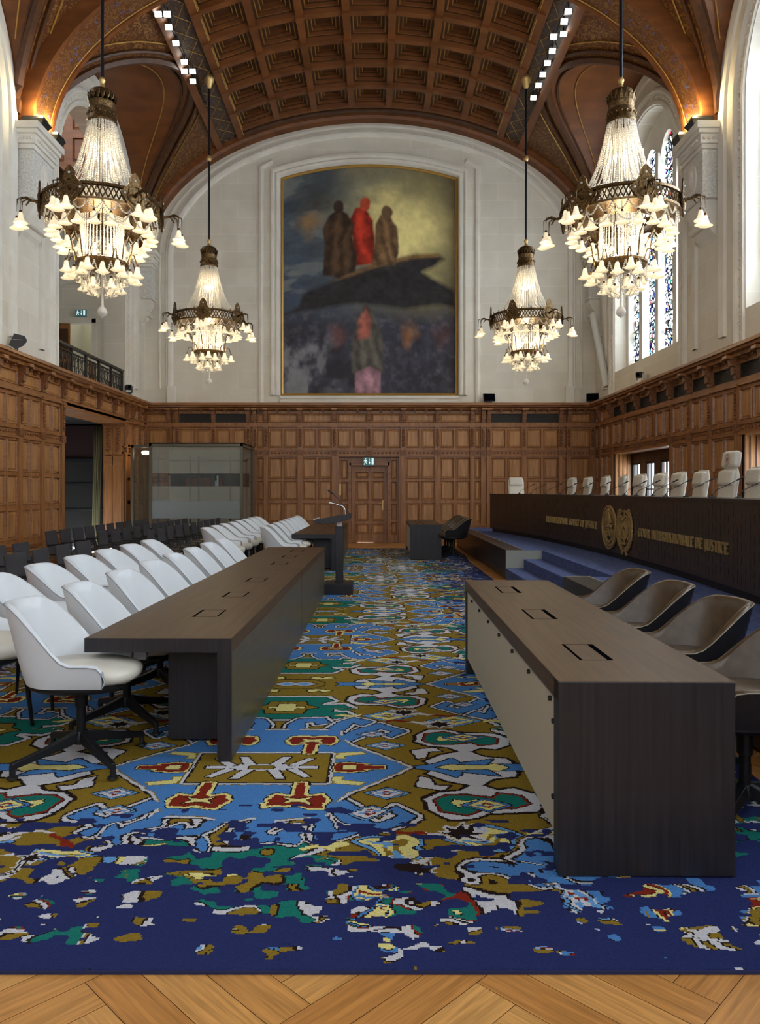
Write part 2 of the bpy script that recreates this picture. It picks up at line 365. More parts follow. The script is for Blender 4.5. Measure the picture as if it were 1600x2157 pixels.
def pilaster(mb, fn, s, wd, z0=0, upper=True, frieze=True):
    h = wd / 2
    if upper:
        wbox(mb, fn, s - h, s + h, z0, 2.66, 0, .045, 0)
        wbox(mb, fn, s - h - .012, s + h + .012, 2.66, 2.82, 0, .07, 3)
        wbox(mb, fn, s - h, s + h, 2.82, 3.5, 0, .05, 0)
        wbox(mb, fn, s - h + .02, s + h - .02, 2.9, 3.45, .05, .055, 2)
        for k in range(9):                       # carved foliage up the pilaster head
            z = 2.94 + k * .058
            for sg in (-1, 1):
                c = fn(s + sg * h * .36 * (1 if k % 2 else .55), z, .06); mb.ico(c, .026, (1, 1, 1.3), 3)
        c = fn(s, 3.43, .065); mb.ico(c, .04, (1, 1, 1), 3)
        wbox(mb, fn, s - h - .015, s + h + .015, 3.5, 3.56, 0, .09, 2)
    if frieze:                                   # console bracket under the cornice
        for k in range(5):
            z = 3.66 + k * .075; wbox(mb, fn, s - h * .8, s + h * .8, z, z + .075, 0, .07 + .025 * k + (.02 if k % 2 else 0), 3)
        wbox(mb, fn, s - h - .01, s + h + .01, 4.02, 4.08, 0, .26, 2)
VENTS = []
def bay(mb, fn, s0, s1, cols=2, vent=False, lower=True, upper=True, flip=False):
    if upper:
        wd = (s1 - s0); mid = (s0 + s1) / 2
        if lower:
            # plinth and three panel rows
            wbox(mb, fn, s0, s1, 0, .12, -.05, .05, 0)
            r = (s0 + .08, s1 - .08, .2, .45); panel(mb, fn, (s0, s1, .12, .5), r, .02)
            wbox(mb, fn, s0, s1, .5, .56, -.05, .05, 2)
            edges = [.56, 1.26, 1.924, 2.66]
            for (a, b), z0, z1 in zip(ROWS, edges, edges[1:]):
                for c in range(cols):
                    e0 = s0 + wd * c / cols; e1 = s0 + wd * (c + 1) / cols
                    il = .07 if c == 0 else .035; ir = .07 if c == cols - 1 else .035
                    panel(mb, fn, (e0, e1, z0, z1), (e0 + il, e1 - ir, a, b))
        # carved band
        wbox(mb, fn, s0, s1, 2.62, 2.67, -.05, .04, 2); mb.quad(fn(s0, 2.67, 0), fn(s1, 2.67, 0), fn(s1, 2.80, 0), fn(s0, 2.80, 0), 0)
        n = max(2, int(wd / .11))
        for k in range(n):
            c = fn(s0 + wd * (k + .5) / n, 2.735, .0); mb.ico(c, .034, (1, 1, .9), 3)
        wbox(mb, fn, s0, s1, 2.80, 2.835, -.05, .04, 2)
        for c in range(cols):
            e0 = s0 + wd * c / cols; e1 = s0 + wd * (c + 1) / cols
            il = .07 if c == 0 else .035; ir = .07 if c == cols - 1 else .035
            panel(mb, fn, (e0, e1, 2.835, 3.52), (e0 + il, e1 - ir, 2.89, 3.45))
    wbox(mb, fn, s0, s1, 3.52, 3.57, -.05, .06, 2)
    r = (s0 + .06, s1 - .06, 3.66, 3.93)
    if vent:
        ring(mb, fn, (s0, s1, 3.57, 4.06), 0, r, 0, 0); ring(mb, fn, r, 0, r, -.05, 2); VENTS.append((fn, r))
    else: panel(mb, fn, (s0, s1, 3.57, 4.06), r)
    n = 2
    for k in range(n):
        s = s0 + (s1 - s0) * (k + 1) / (n + 1)
        for q in range(3): wbox(mb, fn, s - .04, s + .04, 3.96 + q * .035, 3.995 + q * .035, 0, .05 + .05 * q, 3)

def stone_cols(mb, fn, s0, s1, z0, ztop, n, m=0, d=0):
    for i in range(n):
        a = s0 + (s1 - s0) * i / n; b = s0 + (s1 - s0) * (i + 1) / n
        mb.quad(fn(a, z0, d), fn(b, z0, d), fn(b, ztop(b), d), fn(a, ztop(a), d), m)
def ell(x): u = (x - XC) / AH; return ZS + BH * math.sqrt(max(0, 1 - u * u))

# back wall: timber below
mb = MB()
PX = [304, 357, 374, 450, 523, 537, 560, 632, 704, 777, 849, 921, 994, 1017, 1029, 1103, 1180, 1197, 1247]
WIDTHS = {304: .16, 357: .14, 374: .14, 523: .14, 537: .14, 560: .13, 994: .13, 1017: .14, 1029: .14, 1180: .14, 1197: .14, 1247: .16}
DOOR_IN = (xb(713), xb(840), 2.62)
edges = [XL] + [xb(p) for p in PX] + [XR]
for i in range(len(edges) - 1):
    s0, s1 = edges[i], edges[i + 1]
    mid = (s0 + s1) / 2; wd = s1 - s0
    cols = 2 if wd > .9 else 1
    lower = not (DOOR_IN[0] - .2 < mid < DOOR_IN[1] + .2)
    vent = any(abs(mid - xb(p)) < .3 for p in (414, 487, 1067, 1141))
    bay(mb, WB, s0, s1, cols, vent, lower)
# fill beside the door recess between the pilasters at 704 and 849
for a, b in ((xb(704), DOOR_IN[0]), (DOOR_IN[1], xb(849))): wbox(mb, WB, a, b, 0, 2.66, -.1, .02, 0)
for p in PX:
    lowz = 2.66 if p == 777 else 0
    pilaster(mb, WB, xb(p), WIDTHS.get(p, .15), lowz)
mb.build('wall_back_panelling', WOODM, kind='structure')
# door recess: side panels, lintel, leaf
dz0, DX0, DX1 = 0, DOOR_IN[0], DOOR_IN[1]; DD = -.22
mb = MB(); fx0, fx1 = xb(735.5), xb(820)
for a, b in ((DX0, fx0), (fx1, DX1)):
    for (p0, p1), z0, z1 in zip(((.25, .62), (.72, 1.18), (1.28, 1.86), (1.95, 2.52)), (0, .67, 1.23, 1.90), (.67, 1.23, 1.90, 2.62)):
        panel(mb, WB, (a, b, z0, z1), (a + .06, b - .06, p0, p1), DD + .1)
wbox(mb, WB, fx0, fx1, 2.40, 2.62, DD - .2, DD + .1, 0)
wbox(mb, WB, fx0 - .03, fx0 + .05, 0, 2.45, DD, DD + .14, 2); wbox(mb, WB, fx1 - .05, fx1 + .03, 0, 2.45, DD, DD + .14, 2); wbox(mb, WB, fx0, fx1, 2.36, 2.45, DD, DD + .14, 2)
ring(mb, WB, (DX0, DX1, 0, 2.62), 0, (DX0, DX1, 0, 2.62), DD, 0)
mb.build('trim_1', WOODM, kind='structure')
mb = MB(); lx0, lx1 = xb(740.6) - .02, xb(813) + .08; mdl = (lx0 + lx1) / 2
ledges = [0, .28, 1.115 - .38, 1.26, 1.95, 2.37]
for z0, z1, p0, p1 in ((0, .62, .27, .57), (.62, 1.235, .66, 1.2), (1.235, 1.93, 1.28, 1.88), (1.93, 2.37, 1.97, 2.16)):
    panel(mb, WB, (lx0, mdl, z0, z1), (lx0 + .14, mdl - .05, p0, p1), DD - .02); panel(mb, WB, (mdl, lx1, z0, z1), (mdl + .05, lx1 - .14, p0, p1), DD - .02)
door = mb.build('door_1', WOODM, kind='structure')
mb = MB(); hx = xb(804) + .03
wbox(mb, WB, hx - .02, hx + .02, 1.0, 1.3, DD - .01, DD + .01); mb.tube([WB(hx, 1.2, DD), WB(hx, 1.2, DD + .06), WB(hx - .14, 1.2, DD + .06)], .012)
mb.build('door_handle', 'brass', door, kind='structure')
mb = MB(); wbox(mb, WB, xb(714) + .0, xb(714) + .05, 1.45, 1.8, -.12, -.10); mb.build('door_pull_plate', 'brass', kind='structure')

# exit sign (running figure, arrow, door)
def exit_sign(name, loc, wd, ht, label):
    e = empty(name, loc, 0, label, 'sign')
    b = MB(); b.box(-wd / 2, wd / 2, -.03, .03, 0, ht); b.build('sign_panel', 'signgreen', e, bevel=.004)
    g = MB(); y0, y1 = -.034, -.031
    g.box(wd * .24, wd * .42, y0, y1, ht * .12, ht * .88)                                     # doorway
    g.box(wd * .04, wd * .075, y0, y1, ht * .38, ht * .86); fn = lambda a, b_, d: (a * wd, d, b_ * ht)
    g.prism([(-.02, .42), (.057, .12), (.135, .42)], fn, y0, y1)
    for poly in ([(-.3, .80), (-.24, .80), (-.24, .92), (-.3, .92)], [(-.32, .76), (-.22, .74), (-.25, .42), (-.33, .44)], [(-.33, .46), (-.27, .46), (-.36, .12), (-.44, .14)],
                 [(-.29, .46), (-.22, .42), (-.14, .2), (-.2, .16)], [(-.32, .74), (-.44, .56), (-.41, .5), (-.29, .66)], [(-.24, .72), (-.12, .52), (-.16, .47), (-.27, .62)]):
        g.prism(poly, fn, y0, y1)
    g.build('pictogram', 'signwhite', e)
exit_sign('exit_sign', (xb(776.5), YB - .04, zb(981)), .345, .25, 'small green exit sign with running figure above the oak door')
exit_sign('exit_sign', (-8.23, 21.26, 6.47), .30, .19, 'dim green exit sign on the wall inside the left gallery')

# left wall timber
mb = MB()
PLY = [-3.2 + k * 1.045 for k in range(16)] ; PLY = [y for y in PLY if y < 12.6] + [12.85, 13.88, 14.91, 15.91, 16.93]
PLU = [18.0, 19.13, 20.25, 21.25, 21.75, 22.4]
ed = [YR] + PLY
for a, b in zip(ed, ed[1:]): bay(mb, WL, a, b, 2 if b - a > .7 else 1)
ed = [16.93] + PLU[:3] + [21.1]
for a, b in zip([16.93, 18.0, 19.13, 20.25], [18.0, 19.13, 20.25, 21.1]): bay(mb, WL, a, b, 2, False, False, False)
for a, b in ((21.1, 21.75), (21.75, 22.4), (22.4, YB)): bay(mb, WL, a, b, 1)
for y in PLY: pilaster(mb, WL, y, .16)
for y in PLU: pilaster(mb, WL, y, .15, 0, y > 21.2)
wbox(mb, WL, 16.93, 21.1, 3.46, 3.57, -.7, .06, 2)
mb.build('wall_left_panelling', WOODM, kind='structure')
# right wall timber
mb = MB()
PR = [22.55, 21.45, 20.4, 19.3, 18.2, 17.15, 16.13, 15.14, 14.03, 12.95, 11.9, 10.85, 9.75, 8.7, 7.65, 6.55, 5.5, 4.4, 3.3, 2.2, 1.1, 0, -1.1, -2.2, -3.3]
NICH = ((17.26, 21.33), (9.9, 13.87), (2.0, 6.0))
ed = [YB] + PR
for b, a in zip(ed, ed[1:]):
    md = (a + b) / 2; inn = any(n0 - .3 < md < n1 + .3 for n0, n1 in NICH)
    bay(mb, WR, a, b, 2 if b - a > .7 else 1, 12 < md < 21.5, not inn)
for y in PR:
    inn = any(n0 + .15 < y < n1 - .15 for n0, n1 in NICH); pilaster(mb, WR, y, .15, 2.66 if inn else 0)
for n0, n1 in NICH:
    for y0, y1 in ((max(p for p in PR if p <= n0 + .12), n0), (n1, min(p for p in PR if p >= n1 - .12))):
        if y1 > y0: wbox(mb, WR, y0, y1, 0, 2.66, -.05, .0, 0)
mb.build('wall_right_panelling', WOODM, kind='structure')
# niches of the low windows
mb = MB()
for n0, n1 in NICH:
    dp = -.62; xw = XR - dp
    mb.quad((XR, n1, 0), (xw, n1 - .0, 0), (xw, n1, 2.62), (XR, n1, 2.62), 1); mb.quad((XR, n0, 0), (xw, n0, 0), (xw, n0, 2.62), (XR, n0, 2.62), 1)
    mb.quad((XR, n0, 2.62), (XR, n1, 2.62), (xw, n1, 2.62), (xw, n0, 2.62), 0)
    for k in range(5):                                   # panel lines on the far reveal
        mb.box(XR + .02 + k * .115, XR + .035 + k * .115, n1 - .012, n1, 0, 2.6, 2)
    ws = [n1 - .02 - .66 - 1.05 * k for k in range(4)]
    zz = (.95, 2.36); prev = n1
    xs = XR + .5
    for y0 in ws:
        y1 = y0 + .62; mb.box(xs, xs + .1, y1, prev, 0, 2.62, 2); prev = y0
        mb.box(xs, xs + .1, y0, y1, 0, zz[0], 2); mb.box(xs, xs + .1, y0, y1, zz[1], 2.62, 2)
    mb.box(xs, xs + .1, n0, prev, 0, 2.62, 2)
mb.build('trim_2', ['oak_rail', 'oak_panel', 'vault_dark'], kind='structure')
wn = 1
for n0, n1 in NICH:
    for k in range(4):
        y0 = n1 - .68 - 1.05 * k; y1 = y0 + .62; xs = XR + .5
        g = MB()
        for a, b, c, d in ((y0, y1, .95, 1.0), (y0, y1, 2.31, 2.36), (y0, y0 + .05, .95, 2.36), (y1 - .05, y1, .95, 2.36), (y0, y1, 1.62, 1.645), ((y0 + y1) / 2 - .008, (y0 + y1) / 2 + .008, .95, 2.36)):
            g.box(xs + .01, xs + .06, a, b, c, d)
        fr = g.build('window_%d' % wn, 'lead', kind='structure'); wn += 1
        g = MB(); g.box(xs + .03, xs + .036, y0, y1, .95, 2.36); g.build('window_pane', 'glass', fr, kind='structure')

# cornice along the walls
CORN = [(0, 4.02), (.14, 4.04), (.16, 4.09), (.24, 4.11), (.26, 4.15), (.30, 4.16), (.30, 4.21), (.27, 4.235), (0, 4.24)]
mb = MB()
ring_pts = lambda fn, s: [fn(s, z, d) for d, z in CORN]
def corn(x, y, dx, dy): return [(x + dx * d, y + dy * d, z) for d, z in CORN]
mb.loft([corn(XL, YR, 1, 0), corn(XL, YB, 1, -1), corn(XR, YB, -1, -1), corn(XR, YR, -1, 0)])
mb.build('trim_3', 'oak_rail', smooth=30, kind='structure')

# ventilation grilles
def grille(i, fn, r, first=[None]):
    s0, s1, z0, z1 = r
    e = empty('ventilation_grille'); side = 'back' if fn is WB else 'right'
    b = MB(); wbox(b, fn, s0, s1, z0, z1, -.052, -.045); b.build('backing', 'dark', e)
    g = MB(); n = int((s1 - s0) / .055); h = z1 - z0
    for k in range(n + 1):
        for q in range(4):
            s = s0 + (s1 - s0) * (k + .5 * (q % 2)) / n; z = z0 + h * (q + .5) / 4
            if s > s1 - .01: continue
            P = [(s + .030 * math.cos(a), z + .034 * math.sin(a)) for a in [PI / 4 * j for j in range(8)]]
            Q = [(s + .020 * math.cos(a), z + .024 * math.sin(a)) for a in [PI / 4 * j for j in range(8)]]
            g.add([fn(*p, -.03) for p in P] + [fn(*p, -.03) for p in Q], [(j, (j + 1) % 8, 8 + (j + 1) % 8, 8 + j) for j in range(8)])
    for a, b_, c, d in ((s0, s1, z0, z0 + .015), (s0, s1, z1 - .015, z1), (s0, s0 + .015, z0, z1), (s1 - .015, s1, z0, z1)): wbox(g, fn, a, b_, c, d, -.045, -.01)
    g.build('lattice', 'iron', e); return e
bk = [v for v in VENTS if v[0] is WB]; rt = [v for v in VENTS if v[0] is WR]
nm = ['leftmost', 'second from left', 'second from right', 'rightmost']
for i, (fn, r) in enumerate(bk): tag(grille(i, fn, r), 'dark pierced vent grille in the back wall frieze, ' + nm[i], 'grille', 'vent grilles under the back wall cornice')
for i, (fn, r) in enumerate(sorted(rt, key=lambda v: -v[1][0])): tag(grille(i, fn, r), 'dark pierced vent grille under the right wall cornice, %s from the far corner' % ORD[i], 'grille', 'vent grilles under the right wall cornice')

# ---- stone walls above the cornice
# back wall stone with the arched painting recess
PXL, PXR, PZ0, PZC, PZA = xb(590), xb(965), zb(833), zb(372), zb(343)
PXM = (PXL + PXR) / 2; PHW = (PXR - PXL) / 2
def ptop(x, o=0):
    h = PZA - PZC; R = (PHW ** 2 + h ** 2) / (2 * h); R2 = R + o; return PZA - R + math.sqrt(max(0, R2 ** 2 - (x - PXM) ** 2))
mb = MB()
stone_cols(mb, WB, XL, PXL, ZC, ell, 40); stone_cols(mb, WB, PXR, XR, ZC, ell, 40)
mb.quad(WB(PXL, ZC, 0), WB(PXR, ZC, 0), WB(PXR, PZ0, 0), WB(PXL, PZ0, 0))
n = 30
for i in range(n):
    a = PXL + (PXR - PXL) * i / n; b = PXL + (PXR - PXL) * (i + 1) / n
    mb.quad(WB(a, ptop(a), 0), WB(b, ptop(b), 0), WB(b, ell(b), 0), WB(a, ell(a), 0))
wbox(mb, WB, XL - .8, XR + .8, 0, 13.3, -.45, -.3)
mb.build('wall_back', 'stone', kind='structure')
def sweep(mb, fn, path, prof, m=0, closed=False):
    """path in wall (s,z); prof in (outward offset, height d)"""
    n = len(path); rings = []
    for i, (s, z) in enumerate(path):
        if closed: p0, p1 = path[i - 1], path[(i + 1) % n]
        else: p0, p1 = path[max(0, i - 1)], path[min(n - 1, i + 1)]
        def nrm(a, b):
            dx, dz = b[0] - a[0], b[1] - a[1]; L = math.hypot(dx, dz) or 1; return (-dz / L, dx / L)
        n0 = nrm(p0, (s, z)) if (s, z) != p0 else nrm((s, z), p1); n1 = nrm((s, z), p1) if (s, z) != p1 else n0
        nx, nz = n0[0] + n1[0], n0[1] + n1[1]; L2 = (nx * nx + nz * nz) / 2 or 1; nx /= L2; nz /= L2
        rings.append([fn(s + nx * o, z + nz * o, d) for o, d in prof])
    if closed: rings.append(rings[0])
    mb.loft(rings, m, closed=False)
def arcpath(o, zb0, nseg=24):
    P = [(PXL - o, zb0)]
    for i in range(nseg + 1):
        x = PXL - o + (PXR - PXL + 2 * o) * i / nseg; P.append((x, ptop(x, o)))
    return P + [(PXR + o, zb0)]
mb = MB()
pf = [(0, -.2), (0, 0), (.03, .06), (.10, .08), (.14, .03), (.16, .03), (.20, .10), (.26, .10), (.27, 0)]
sweep(mb, WB, arcpath(0, PZ0), [(o, d) for o, d in pf]); sweep(mb, WB, [(PXR, PZ0), (PXL, PZ0)], [(-o * .9 * -1, d) for o, d in pf])
pf2 = [(0, 0), (.02, .05), (.08, .07), (.14, .05), (.16, 0)]
sweep(mb, WB, [(PXL - .50, ZC), (PXL - .50, 11.35), (PXL - .2, 11.52)] , pf2)
sweep(mb, WB, [(PXR + .2, 11.52), (PXR + .50, 11.35), (PXR + .50, ZC)], pf2)
def ellpath(a, b, zlow, n=48):
    P = [(XC - a, zlow)]
    for i in range(n + 1):
        t = PI - PI * i / n; P.append((XC + a * math.cos(t), ZS + b * math.sin(t)))
    return P + [(XC + a, zlow)]
sweep(mb, WB, ellpath(5.98, 3.62, 4.7), [(0, 0), (.03, .07), (.09, .10), (.14, .10), (.17, .05), (.22, .05), (.25, 0)])
sweep(mb, WB, ellpath(6.35, 3.92, 4.7), [(0, 0), (.02, .04), (.06, .04), (.08, 0)])
for s in (XL + .70, XR - .95): wbox(mb, WB, s, s + .25, 4.24, 4.75, 0, .12)
mb.build('trim_4', 'stone_plain', smooth=35, kind='structure', recalc=True)
# side walls with arched openings
def side_wall(name, fn, side):
    mb = MB(); s_prev = YR
    for yc in sorted(BAYS):
        a, b = yc - OH, yc + OH
        mb.quad(fn(s_prev, ZC, 0), fn(a, ZC, 0), fn(a, 13.3, 0), fn(s_prev, 13.3, 0))
        z0 = 5.0 if side == 'R' else ZC
        if side == 'R': mb.quad(fn(a, ZC, 0), fn(b, ZC, 0), fn(b, z0 - .1, 0), fn(a, z0 - .1, 0)); mb.quad(fn(a, z0 - .1, 0), fn(b, z0 - .1, 0), fn(b, z0 + .12, -.45), fn(a, z0 + .12, -.45))
        n = 28; P = [(yc - OH * math.cos(PI * i / n), ZS + OH * math.sin(PI * i / n)) for i in range(n + 1)]
        for p, q in zip(P, P[1:]): mb.quad(fn(p[0], p[1], 0), fn(q[0], q[1], 0), fn(q[0], 13.3, 0), fn(p[0], 13.3, 0))
        path = [(a, z0 - .1)] + P + [(b, z0 - .1)]
        for p, q in zip(path, path[1:]): mb.quad(fn(p[0], p[1], 0), fn(q[0], q[1], 0), fn(q[0], q[1], -.6), fn(p[0], p[1], -.6))
        # moulded archivolt with a bead row
        sweep(mb, fn, [(a, ZC + .05)] + P + [(b, ZC + .05)], [(.02, 0), (.04, .04), (.12, .04), (.14, 0)], 1)
        sweep(mb, fn, [(a - .25, ZC + .05)] + [(yc - (OH + .25) * math.cos(PI * i / n), ZS + (OH + .25) * math.sin(PI * i / n)) for i in range(n + 1)] + [(b + .25, ZC + .05)], [(0, 0), (.03, .06), (.08, .08), (.14, .06), (.18, 0)], 1)
        for i in range(int(5 / .17)):
            for s in (a - .2, b + .2): mb.ico(fn(s, 4.5 + i * .17, .01), .04, (1, 1, 1), 1)
        for i in range(44):
            t = PI * (i + .5) / 44; mb.ico(fn(yc - (OH + .2) * math.cos(t), ZS + (OH + .2) * math.sin(t), .01), .04, (1, 1, 1), 1)
        n2 = 32; R2 = LA - .03
        sweep(mb, fn, [(yc - R2, ZC + .3)] + [(yc - R2 * math.cos(PI * i / n2), ZS + (LB - .03) * math.sin(PI * i / n2)) for i in range(n2 + 1)] + [(yc + R2, ZC + .3)], [(-.22, 0), (-.20, .05), (-.03, .07), (0, .07), (0, 0)], 1)
        s_prev = b
    mb.quad(fn(s_prev, ZC, 0), fn(YB, ZC, 0), fn(YB, 13.3, 0), fn(s_prev, 13.3, 0))
    return mb.build(name, ['stone', 'stone_plain'], kind='structure')
side_wall('wall_left', WL, 'L'); side_wall('wall_right', WR, 'R')
# outer right wall skin behind the timber, rear wall with a big window opening added for frontal light
mb = MB()
mb.box(XL - .02, XR + .02, YR - .15, YR, 0, 2.4)
mb.box(XL, XL + 1.5, YR - .15, YR, 2.4, 13.3); mb.box(XR - 1.5, XR, YR - .15, YR, 2.4, 13.3); mb.box(XL, XR, YR - .15, YR, 11.0, 13.3)
mb.build('wall_rear', 'stone', kind='structure')
mb = MB()
for k in range(7):
    x = XL + 1.5 + (AH * 2 - 3) * k / 6; mb.box(x - .08, x + .08, YR - .14, YR - .02, 2.4, 11)
for z in (4.5, 6.7, 8.9): mb.box(XL + 1.5, XR - 1.5, YR - .14, YR - .02, z - .05, z + .05)
mb.build('window_20', 'stone_plain', kind='structure')  # mullions of the invented window behind the camera, added for its light

# stained glass windows of the right wall
for wi, yc in enumerate(BAYS):
    X0 = XR + .45; fr = MB(); gl = MB()
    lights = [(-2.05, -1.35, 9.6), (-.95, -.25, 10.35), (.15 - .0, .85, 10.35), (1.25 + .1, 2.05, 9.6)]
    lights = [(-2.1, -1.3, 9.55), (-.98, -.12, 10.35), (.12, .98, 10.35), (1.3, 2.1, 9.55)]
    # mullions, transom arcs
    for s in (-2.2, -1.14, 0, 1.14, 2.2): fr.box(X0 - .12, X0 + .1, yc + s - .11, yc + s + .11, 5.05, 10.0 if abs(s) < 2 else 9.0)
    nn = 26
    for (a, b, zt) in lights:
        c = (a + b) / 2; r = (b - a) / 2; zsp = zt - r * 1.3
        # spandrel stone above each pointed light, up to the big arch
        for i in range(12):
            t0, t1 = PI - PI * i / 12, PI - PI * (i + 1) / 12
            x0, x1 = c + (r + .12) * math.cos(t0), c + (r + .12) * math.cos(t1)
            f = lambda x: zsp + r * 1.3 * math.sqrt(max(0, 1 - min(1, abs(x - c) / r) ** 2))
            big = lambda x: ZS + math.sqrt(max(0.01, (OH + .05) ** 2 - min(x * x, (OH + .05) ** 2)))
            for xx in (X0 - .06, X0 + .06):
                fr.quad((xx, yc + x0, f(x0)), (xx, yc + x1, f(x1)), (xx, yc + x1, max(f(x1), big(x1))), (xx, yc + x0, max(f(x0), big(x0))))
            fr.quad((X0 - .06, yc + x0, f(x0)), (X0 - .06, yc + x1, f(x1)), (X0 + .06, yc + x1, f(x1)), (X0 + .06, yc + x0, f(x0)))
        arch = [(c - r * math.cos(PI * i / 12), zsp + r * 1.3 * math.sin(PI * i / 12)) for i in range(13)]
        gl.prism([(c - r, 5.1)] + [(p[0], p[1]) for p in arch] + [(c + r, 5.1)], lambda a_, b_, d: (X0 + .05 + d, yc + a_, b_), 0, .01)
        for k in range(10):
            z = 5.5 + k * .48
            if z < zsp: fr.box(X0 + .03, X0 + .045, yc + a, yc + b, z - .012, z + .012, 1)
    w_ = fr.build('window_%d' % (21 + wi), ['stone_plain', 'lead'], kind='structure')
    gl.build('stained_glass', 'stained', w_, kind='structure')
# gallery behind the left arches
GX = -10.6
mb = MB()
for yc in BAYS:
    a, b = yc - OH - .25, yc + OH + .1
    xi = XL - .6
    mb.quad((GX, a, ZC - .6), (GX, b, ZC - .6), (GX, b, 12.6), (GX, a, 12.6))                      # rear
    mb.quad((xi, a, ZC - .6), (GX, a, ZC - .6), (GX, a, 12.6), (xi, a, 12.6))
    mb.quad((GX, a, ZC - .05), (xi, a, ZC - .05), (xi, b, ZC - .05), (GX, b, ZC - .05))            # floor
    # end wall with a doorway x -8.67..-7.93 up to 6.3
    d0, d1, dz = -9.0, -7.95, 6.3
    for x0, x1, z0, z1 in ((GX, d0, ZC - .6, 12.6), (d1, xi + .0, ZC - .6, 12.6), (d0, d1, dz, 12.6)):
        mb.box(x0, x1, b, b + .18, z0, z1)
    for (x0, x1, z0, z1) in ((d0 - .12, d0, ZC, dz + .12), (d1, d1 + .12, ZC, dz + .12), (d0 - .14, d1 + .14, dz, dz + .16)): mb.box(x0, x1, b - .05, b, z0, z1)
    path = [(-8.48 - 1.05 * math.cos(PI * i / 16), 6.35 + 1.05 * math.sin(PI * i / 16)) for i in range(17)]
    sweep(mb, lambda s, z, d: (s, b - d, z), path, [(0, 0), (.02, .07), (.14, .09), (.18, 0)])
mb.build('wall_gallery', 'stone', kind='structure')
mb = MB()
for yc in BAYS:
    b = yc + OH + .1; mb.box(-9.0, -7.5, b + 2.0, b + 2.1, 4, 7); mb.box(-9.1, -9.0, b + .2, b + 2, 4, 7)
mb.build('wall_gallery_passage', simple('passage_plaster', lin(190, 184, 160), .8), kind='structure')
mb = MB()
for yc in BAYS:
    a, b = yc - OH - .25, yc + OH + .28; xi = XL - .6
    for i in range(4):
        for j in range(3):
            x0 = GX + (xi - GX) * j / 3; x1 = GX + (xi - GX) * (j + 1) / 3; y0 = a + (b - a) * i / 4; y1 = a + (b - a) * (i + 1) / 4
            panel(mb, lambda s, z, d: (s, z, 9.4 + (s - xi) * -.55 - d), (x0, x1, y0, y1), (x0 + .12, x1 - .12, y0 + .12, y1 - .12))
for yc in BAYS:
    b = yc + OH + .1; fe = lambda s, z, d: (s, b - .06 - d, z)
    for i in range(3):
        for j in range(4):
            x0 = -7.6 - i * 1.0; panel(mb, fe, (x0 - 1.0, x0, 8.9 + j * .9, 9.8 + j * .9), (x0 - .88, x0 - .12, 9.02 + j * .9, 9.68 + j * .9))
mb.build('ceiling_gallery', ['vault', 'vault', 'vault_dark'], kind='structure')
# wooden door leaf standing open inside the gallery
mb = MB(); mb.box(-9.0, -8.6, 21.40, 21.45, ZC, 6.3); mb.box(-8.95, -8.65, 21.38, 21.40, 4.5, 5.2, 1); mb.box(-8.95, -8.65, 21.38, 21.40, 5.3, 6.15, 1)
mb.build('door_2', ['oak', 'vault_dark'], kind='structure')
# glass booth niche and alcove behind the left wall
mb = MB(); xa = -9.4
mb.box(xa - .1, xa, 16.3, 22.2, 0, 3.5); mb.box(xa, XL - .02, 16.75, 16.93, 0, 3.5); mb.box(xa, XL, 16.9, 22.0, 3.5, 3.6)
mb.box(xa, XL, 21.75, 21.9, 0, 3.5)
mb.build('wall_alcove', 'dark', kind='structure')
mb = MB(); mb.box(xa, -7.6, 21.70, 21.75, 2.5, 3.45); mb.build('wall_alcove_hanging', 'darkred', kind='structure')
mb = MB()  # carved jamb at the far side of the alcove
mb.box(-7.55, XL, 21.1, 21.75, 0, 3.46, 0)
fnj = lambda s, z, d: (s, 21.1 - d, z)
for k, s in enumerate((-7.40, -7.14)):
    wbox(mb, fnj, s - .1, s + .1, 0, 2.3, 0, .03, 0); wbox(mb, fnj, s - .12, s + .12, 2.3, 2.55, 0, .05, 2); wbox(mb, fnj, s - .1, s + .1, 2.6, 3.4, 0, .03, 0)
    for q in range(8):
        for sg in (-1, 1): mb.ico(fnj(s + sg * .04, 2.7 + q * .085, .04), .035, (1, 1, 1.2), 3)
wbox(mb, fnj, -7.55, XL, 3.38, 3.46, 0, .08, 3)
mb.build('trim_5', WOODM, kind='structure')
g = MB(); g.box(-9.35, -7.66, 21.62, 21.7, 2.42, 2.5); g.box(-7.72, -7.64, 21.62, 21.7, 0, 2.5)
for z in (1.05, 1.78): g.box(-9.35, -7.7, 21.63, 21.68, z - .03, z + .03)
dd = g.build('door_3', 'blackp', kind='structure')
g = MB(); g.box(-9.35, -7.72, 21.655, 21.665, 0, 2.42); g.build('door_pane', simple('smoked_glass', lin(52, 50, 48), .15), dd, kind='structure')

